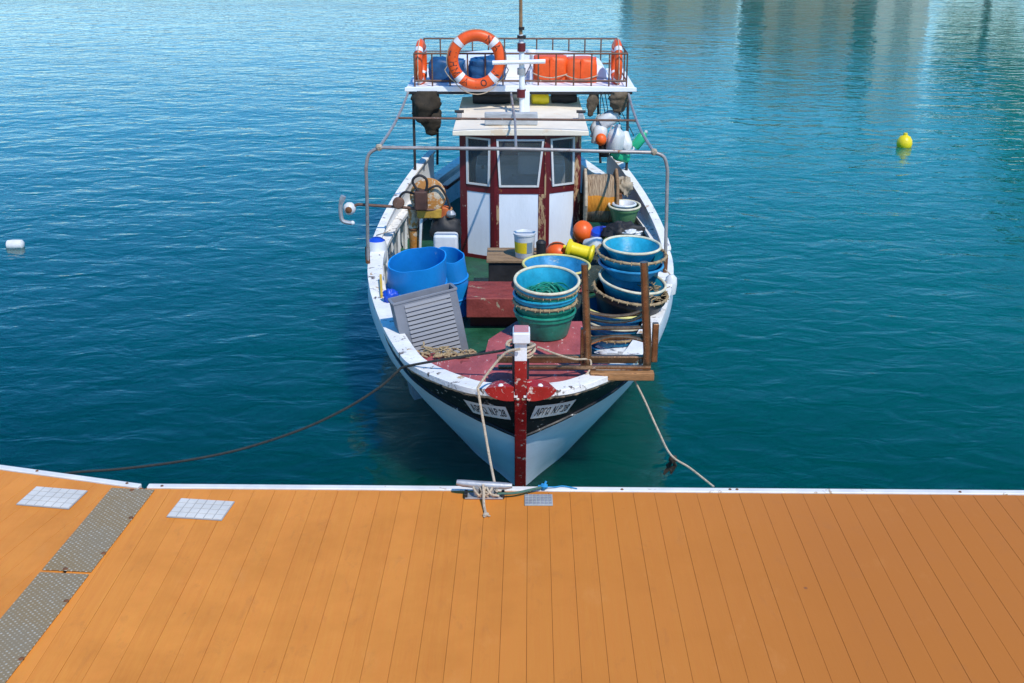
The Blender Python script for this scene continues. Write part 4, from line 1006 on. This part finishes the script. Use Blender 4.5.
cut_barrel((-.955, 10.0, DK), .262, .66, 'wide bright blue cut barrel with uneven rim behind the grey crate', .05, (R_(6), R_(3), 0), .2)
cut_barrel((-.60, 10.35, DK), .15, .60, 'narrower darker blue cut barrel right of the wide one', .03, (R_(7), R_(-6), 0), 2.6)
o = MB().box((0, 0, 0), (.02, .50, .26)).build('yellow_board', M_ybrd, bevel=.004); tag(o, 'yellow board standing inside the left rail beside the blue barrels', 'board')
o.location = (-1.232, 9.70, .85); o.rotation_euler = (R_(3), R_(3), R_(7.5))
pc = at(391, 296, Y=9.35)
o = heap('blue_cloth', pc, .07, (1, .8, .9), M_capblue, 'small blue bundle at the left corner of the crate', 'cloth', .35, 31)
o = heap('plastic_bag', at(414, 345, Y=8.75), .09, (.6, .8, 1.3), paint('bag_blue_white', (.7, .74, .8), .4, chips=.5, chipc=(.02, .10, .5), cs=5), 'blue and white plastic bag tucked between crate and left rail', 'plastic bag', .4, 33)
# white fender outside the left rail
fp = at(377, 251, Y=10.95)
fd = thing('boat_fender', 'white fender with blue cap hanging outside the left rail', 'fender', fp)
MB().lathe([(0, -.17), (.05, -.16), (.09, -.12), (.1, -.05), (.1, .06), (.085, .11)], fp, 20).build('body', M_plastw, fd)
MB().lathe([(.085, .11), (.05, .135), (.02, .145), (0, .145)], fp, 20).build('cap', M_capblue, fd)
MB().tube([fp + V((0, 0, .16)), fp + V((.12, .0, .2))], .006, 6).build('lanyard', M_ropec, fd)
fp = at(671, 284, Y=9.9)
fd = thing('boat_fender', 'small white fender outside the right rail below the gantry foot', 'fender', fp)
MB().lathe([(0, -.10), (.045, -.09), (.055, 0), (.05, .06), (.02, .09), (0, .09)], fp, 16).build('body', M_plastw, fd)
MB().tube([fp + V((0, 0, .08)), fp + V((-.06, .0, .14))], .006, 6).build('lanyard', M_ropec, fd)
# white can and rubber behind barrels
o = MB().box(at(446, 243, Y=10.95), (.24, .16, .20)).build('white_container', M_plastw, bevel=.03, loc=at(446, 243, Y=10.95)); tag(o, 'white plastic container behind the blue barrels', 'container')
o = heap('rubber_boots', at(446, 231, Y=11.3), .15, (1.05, .7, 1.15), M_dark, 'black rubber bundle below the hauler drum', 'rubber', .25, 35)
# rope and net scraps along the left edge of the foredeck
mb = MB(); random.seed(11)
for k in range(34):
    x = random.uniform(-.82, -.38); y = 8.13 + random.uniform(-.05, .06); z = .93 + random.uniform(0, .02); pts = [V((x, y, z))]
    for j in range(5): pts.append(pts[-1] + V((random.uniform(-.05, .05), random.uniform(-.03, .03), random.uniform(-.008, .010))))
    mb.tube(catmull(pts, 3), .007, 5)
o = mb.build('rope_scraps', M_tan, loc=(-.6, 8.22, .93)); tag(o, 'tangle of tan rope scraps along the foredeck edge below the crate', 'rope')
mb = MB(); o = mb.tube(catmull([(-.42, 8.05, 1.005), (-.2, 8.0, 1.01), (-.1, 7.7, 1.02), (.05, 7.5, 1.03)], 5), .008, 6)
# deck hose aft left
rope('deck_hose', [at(430, 232, z=DK + .02), at(442, 236, z=DK + .02), at(452, 232, z=DK + .02), at(460, 224, z=DK + .02), at(470, 222, z=DK + .02)], .012, M_plastw, 'pale hose lying on the green deck left of the wheelhouse', cat='hose')
# wooden bits left of the stern rail
o = MB().box((-.80, 14.0, .92), (.10, .9, .05), Matrix.Rotation(R_(-14), 3, 'Z')).build('red_thwart', M_maroon, boat, bevel=.01) ; 
o.name = 'thwart'

# ================================================================== GEAR ON AND UNDER THE CANOPY
RG = 'orange life rings on the canopy railing'
def ring(p, R, r, rot, label, letters=None, rope_=True):
    rt = thing('life_ring', label, 'life ring', (0, 0, 0), RG)
    mb = MB(); P_ = []
    for i in range(56):
        a = 2 * math.pi * i / 56
        P_.append([V(((R + r * math.cos(b_)) * math.cos(a), r * .8 * math.sin(b_), (R + r * math.cos(b_)) * math.sin(a))) for b_ in [2 * math.pi * j / 16 for j in range(16)]])
    P_.append(P_[0]); mb.grid(P_, closed=True).build('ring', M_ring, rt)
    for k in range(4):
        a0 = R_(45 + 90 * k - 6); P_ = []
        for i in range(5):
            a = a0 + R_(12) * i / 4
            P_.append([V(((R + (r + .004) * math.cos(b_)) * math.cos(a), (r * .8 + .004) * math.sin(b_), (R + (r + .004) * math.cos(b_)) * math.sin(a))) for b_ in [2 * math.pi * j / 16 for j in range(16)]])
        MB().grid(P_, closed=True).build('tape', M_tape, rt)
    if rope_:
        mb = MB(); pts = []
        for i in range(64):
            a = 2 * math.pi * i / 64; bulge = .018 + .035 * abs(math.sin(2 * (a - R_(45))))
            if math.sin(a) > -.2: bulge = .006
            pts.append(V(((R + r + bulge) * math.cos(a), -.0, (R + r + bulge) * math.sin(a))))
        mb.tube(pts, .006, 6, closed=True); mb.build('grab_line', M_ropec, rt)
    if letters:
        for ch, ang in letters:
            vs, fs = text_mesh(ch, .10); a = R_(ang); M = Matrix.Rotation(a - math.pi / 2 if math.sin(a) > 0 else a + math.pi / 2, 3, 'Z')
            out = []
            for v in vs:
                q = M @ v; q = V((q.x + R * math.cos(a), q.y + R * math.sin(a), 0)); rad = math.hypot(q.x, q.y) - R
                out.append(V((q.x, -(r * .8) * math.sqrt(max(.04, 1 - (rad / r) ** 2)) - .003, q.y)))
            MB().add(out, fs).build('letter', M_ink, rt, smooth=False)
    rt.location = p; rt.rotation_euler = rot; return rt
rp_ = at(476.5, 60, Y=13.22)
ring(rp_, .268, .062, (0, 0, 0), 'large orange life ring with black letters and white tape facing forward', [('Ν', 58), ('Α', 32), ('Ν', -38), ('Ο', -72), ('Ι', -92), ('Α', -118), ('Μ', -152), ('Η', -172), ('Π', 165)])
MB().sphere(rp_ + V((0, -.02, .315)), .02, n=10)
ring(at(421, 63, Y=13.62), .215, .055, (0, 0, R_(87)), 'orange life ring seen edge on at the left end of the railing')
ring(at(616.5, 62.5, Y=13.62), .215, .055, (0, 0, R_(-88)), 'orange life ring seen edge on at the right end of the railing')
def bundle(p, d, mat, label, name, cat, grp, lump=.12, seed=1, rot=0, ropem=None):
    rt = thing(name, label, cat, (0, 0, 0), grp)
    vs = []; n1, n2 = 28, 16; P_ = []
    for i in range(n2 + 1):
        th_ = math.pi * i / n2; row = []
        for j in range(n1):
            a = 2 * math.pi * j / n1; q = V((math.sin(th_) * math.cos(a), math.sin(th_) * math.sin(a), math.cos(th_)))
            m_ = max(abs(q.x), abs(q.y), abs(q.z)); q = q.lerp(q / m_, .84); q *= 1 + lump * noise.fractal(q * 2 + V((seed, 0, seed)), 1, 2, 3)
            row.append(V((q.x * d[0] / 2, q.y * d[1] / 2, q.z * d[2] / 2)))
        P_.append(row)
    MB().grid(P_, closed=True).build('body', mat, rt, angle=80)
    if ropem:
        MB().tube(catmull([(-d[0] * .52, -d[1] * .4, -.02), (-d[0] * .3, -d[1] * .56, -.05), (0, -d[1] * .57, -.07), (d[0] * .3, -d[1] * .56, -.05), (d[0] * .52, -d[1] * .4, -.03)], 4), .007, 6).build('lashing', ropem, rt)
        MB().box((0, -d[1] * .5, d[2] * .1), (.014, .02, d[2] * .7)).build('seam', mat, rt, bevel=.004)
    rt.location = p; rt.rotation_euler = (0, 0, rot); return rt
bundle(at(447, 71, Y=13.75), (.40, .34, .30), M_navy, 'dark blue tarpaulin bundle left on the canopy', 'tarp_bundle', 'tarpaulin', 'blue bundles on the canopy', .2, 2)
bundle(at(487, 69.5, Y=13.75), (.42, .34, .28), M_navy, 'dark blue tarpaulin bundle seen through the large life ring', 'tarp_bundle', 'tarpaulin', 'blue bundles on the canopy', .2, 5)
M_owide = paint('container_orange', (.80, .10, .012), .45, var=.2, vs=5, chips=.1, chipc=(.5, .12, .06))
bundle(at(550, 69.5, Y=13.72), (.40, .32, .335), M_owide, 'orange float container, left one of the lashed pair on the canopy', 'float_container', 'float container', 'orange containers on the canopy', .04, 3, 0, M_ropec)
bundle(at(580.5, 71, Y=13.72), (.38, .32, .325), M_owide, 'orange float container, right one of the lashed pair on the canopy', 'float_container', 'float container', 'orange containers on the canopy', .04, 6, 0, M_ropec)
# things stowed on the cabin roof beneath the canopy
def roll(x0, x1, y, z, r, mat, label, name, cat, s=1):
    o = MB().tube(catmull([(x0, y, z), (x0 * .66 + x1 * .34, y + .01, z + .004), (x0 * .33 + x1 * .67, y, z - .003), (x1, y, z)], 4), [r * (.75 + .25 * math.sin(math.pi * min(1, .15 + i / 14))) for i in range(13)], 14).build(name, mat, loc=(x0, y, z)); tag(o, label, cat)
roll(XC - .56, XC - .12, 13.55, CT + .13, .075, M_dark, 'black rolled bag on the wheelhouse roof under the canopy, left', 'rolled_bag', 'bag')
roll(XC + .13, XC + .33, 13.50, CT + .13, .07, M_yellow, 'yellow roll on the wheelhouse roof under the canopy', 'yellow_roll', 'bag')
roll(XC + .36, XC + .66, 13.6, CT + .12, .06, M_dark, 'black rolled bag on the wheelhouse roof under the canopy, right of the yellow roll', 'rolled_bag', 'bag')
roll(XC - .14, XC - .0, 13.7, CT + .13, .06, M_foam, 'pale float on the wheelhouse roof behind the mast', 'pale_float', 'float')
# dark bags hanging under the canopy corner
def hang(cx_, y0, y1, x0, x1, Y, mat, label, name, seed, cat='bag', lobes=3):
    """irregular bag hanging from the canopy between photo heights y0 and y1"""
    t_ = at((x0 + x1) / 2, y0, Y=Y); b_ = at(cx_, y1, Y=Y); wd = (at(x1, y0, Y=Y) - at(x0, y0, Y=Y)).length / 2
    P_ = []
    for i in range(17):
        k = i / 16; c_ = t_.lerp(b_, k); rr = wd * (.55 + .45 * math.sin(math.pi * min(1, k * 1.1 + .12))) * (1 if k < .85 else math.sqrt(max(0, 1 - ((k - .85) / .15) ** 2)) + .02)
        row = []
        for j in range(20):
            a = 2 * math.pi * j / 20; q = V((math.cos(a), math.sin(a), k * 3)); m_ = 1 + .38 * noise.fractal(q * 1.1 + V((seed, 0, 0)), 1, 2, 3)
            row.append(c_ + V((rr * m_ * math.cos(a), rr * .6 * m_ * math.sin(a), 0)))
        P_.append(row)
    P_ = [[t_] * 20] + P_ + [[b_] * 20]
    o = MB().grid(P_, closed=True).build(name, mat, loc=t_, angle=80); tag(o, label, cat, 'bags hanging under the canopy'); return o
hang(423, 91, 124, 413, 441, 13.30, M_bag, 'dark olive net bag hanging under the left canopy corner', 'hanging_bag', 3)
hang(432, 108, 136, 420, 442, 13.36, M_bag, 'lower dark brown bag below the olive one at the left canopy corner', 'hanging_bag', 11)
hang(590, 92, 117, 589, 600, 13.34, M_bagt, 'narrow tan net bag under the right half of the canopy', 'hanging_bag', 7)
hang(618, 92, 113, 609, 629, 13.30, M_bagt, 'broad brown net bag under the right canopy corner', 'hanging_bag', 15)
# string of jugs under the right side of the canopy
jug(at(600, 124, Y=13.35), (R_(10), R_(60), R_(20)), .95, M_plastw, M_dark, 'white jug lying crosswise, upper left of the hanging cluster')
jug(at(604, 118, Y=13.45), (R_(160), R_(35), 0), .95, M_plastw, M_plastw, 'white jug hanging upside down, topmost of the cluster')
jug(at(598, 144, Y=13.3), (R_(8), R_(10), R_(80)), .95, M_plastw, M_plastw, 'white jug behind the small orange float in the cluster')
jug(at(614, 150, Y=13.2), (R_(4), R_(-6), R_(140)), 1.05, M_plastw, M_plastw, 'large white jug hanging at the centre of the cluster')
jug(at(622, 134, Y=13.35), (R_(150), R_(-20), 0), .9, M_plastw, M_plastw, 'white jug hanging beside the canopy post')
jug(at(634, 147, Y=13.3), (R_(5), R_(-38), R_(180)), .95, M_bottle, M_plastw, 'green bottle with white top leaning out right of the canopy post', handle=False, wd=.06, h=.23)
jug(at(628, 158, Y=13.35), (R_(10), R_(-75), R_(10)), .85, M_bottle, M_bottle, 'green bottle lying lowest in the hanging cluster', handle=False, wd=.065, h=.26)
ball(at(601, 139.5, Y=13.15), .065, M_orange, 'small orange float among the hanging white jugs', False)
jug(at(604, 156, Y=13.3), (R_(5), R_(0), R_(10)), .8, M_dark, M_dark, 'black bottle hanging below the orange float', handle=False, wd=.07, h=.2)
mb = MB()
for x, y in ((600, 122), (606, 118), (612, 135), (622, 130), (634, 136)): mb.tube([at(607, 92, Y=13.36) + V((random.uniform(-.08, .12), 0, 0)), at(x, y, Y=13.36)], .005, 5)
o = mb.build('hanging_lines', M_roped, loc=at(607, 92, Y=13.36)); tag(o, 'thin dark lines holding the jug cluster under the canopy', 'rope')

# ================================================================== FLOATS ON THE WATER
p = at(904, 146.5, z=0)
yb = thing('mooring_buoy', 'yellow pear shaped buoy floating alone on the right', 'buoy', p)
MB().lathe([(0, -.08), (.09, -.06), (.128, .0), (.138, .06), (.128, .12), (.09, .18), (.05, .20), (.035, .212)], p, 32).build('float', M_yellow, yb)
MB().lathe([(.035, .208), (.04, .225), (.032, .245), (0, .25)], p, 16).build('eye', M_yellow, yb)
p = at(15.5, 247, z=0)
o = MB().lathe([(0, -.11), (.04, -.108), (.062, -.09), (.066, 0), (.062, .09), (.04, .108), (0, .11)], p + V((0, 0, .03)), 24, mat=Matrix.Rotation(R_(88), 3, 'Y')).build('foam_float', M_foam, loc=p); tag(o, 'white cylindrical foam float on the water at far left', 'float')

# ================================================================== FAR SHORE (seen only mirrored in the water)
M_wallA = paint('render_cream', (.36, .31, .21), .8, var=.15, vs=.6); M_wallB = paint('render_brown', (.27, .19, .12), .8, var=.2, vs=.6)
M_wallC = paint('render_white', (.52, .50, .42), .8, var=.12, vs=.6); M_tiles = paint('roof_tiles', (.28, .11, .06), .8, var=.3, vs=3); M_winf = paint('window_dark', (.03, .04, .05), .2)
M_leaf = paint('foliage', (.035, .075, .022), .7, var=.5, vs=2); M_bark = paint('bark', (.12, .08, .05), .9)
M_quay = paint('quay_stone', (.30, .28, .25), .85, var=.25, vs=1)
o = MB().box((0, 118, .6), (420, 80, 1.2)).build('far_quay', M_quay, smooth=False, loc=(0, 118, 0)); tag(o, 'stone quay across the harbour', kind='structure')
def building(x, y, w0, d0, h0, mat, label, fl):
    rt = thing('waterfront_building', label, 'building', (x, y, 1.2), 'buildings across the harbour')
    MB().box((x, y, 1.2 + h0 / 2), (w0, d0, h0)).build('wall', mat, rt, smooth=False)
    MB().add([(x - w0 / 2 - .4, y - d0 / 2 - .4, 1.2 + h0), (x + w0 / 2 + .4, y - d0 / 2 - .4, 1.2 + h0), (x + w0 / 2 + .4, y + d0 / 2 + .4, 1.2 + h0), (x - w0 / 2 - .4, y + d0 / 2 + .4, 1.2 + h0), (x - w0 / 2 + 2, y, 3 + h0), (x + w0 / 2 - 2, y, 3 + h0)],
             [(0, 3, 2, 1), (0, 1, 5, 4), (1, 2, 5), (2, 3, 4, 5), (3, 0, 4)]).build('roof', M_tiles, rt, smooth=False)
    for f_ in range(fl):
        nx = int(w0 / 3)
        for i in range(nx):
            MB().box((x - w0 / 2 + w0 * (i + .5) / nx, y - d0 / 2, 1.2 + 1.8 + f_ * 3.0), (1.1, .12, 1.5)).build('window', M_winf, rt, smooth=False)
building(11, 84, 7, 9, 3.6, M_wallA, 'low cream building across the harbour', 1)
building(19.5, 85, 6, 9, 6.4, M_wallB, 'brown two storey building across the harbour', 2)
building(25.5, 84, 3.4, 9, 7.2, M_wallC, 'narrow white two storey building across the harbour', 2)
def tree(x, y, h0, label, seed):
    rt = thing('harbour_tree', label, 'tree', (x, y, 1.2), 'trees on the far quay')
    MB().tube([(x, y, 1.2), (x + .1, y, 1.2 + h0 * .3), (x, y, 1.2 + h0 * .6)], [.3, .22, .1], 8).build('trunk', M_bark, rt)
    rnd = random.Random(seed); mb = MB()
    for k in range(3000):
        v = V((rnd.gauss(0, 1), rnd.gauss(0, 1), rnd.gauss(0, 1))).normalized() * rnd.uniform(.35, 1) ** .6
        c_ = V((x + v.x * h0 * .42, y + v.y * h0 * .42, 1.2 + h0 * .62 + v.z * h0 * .38)); c_ += V(noise.noise_vector(c_ * .6)) * .8
        a = V((rnd.uniform(-1, 1), rnd.uniform(-1, 1), rnd.uniform(-1, 1))).normalized() * rnd.uniform(.2, .42); b_ = a.cross(V((rnd.uniform(-1, 1), rnd.uniform(-1, 1), 1))).normalized() * .25
        mb.add([c_ - a, c_ + b_, c_ + a, c_ - b_], [(0, 1, 2, 3)])
    mb.build('crown', M_leaf, rt, smooth=False)
tree(32, 82, 8.0, 'round dark green tree on the far quay beside the narrow white building', 1)
tree(38, 78, 15, 'tallest dark green tree on the far quay', 2)
tree(47, 80, 14, 'dark green tree at the right end of the far quay', 3)
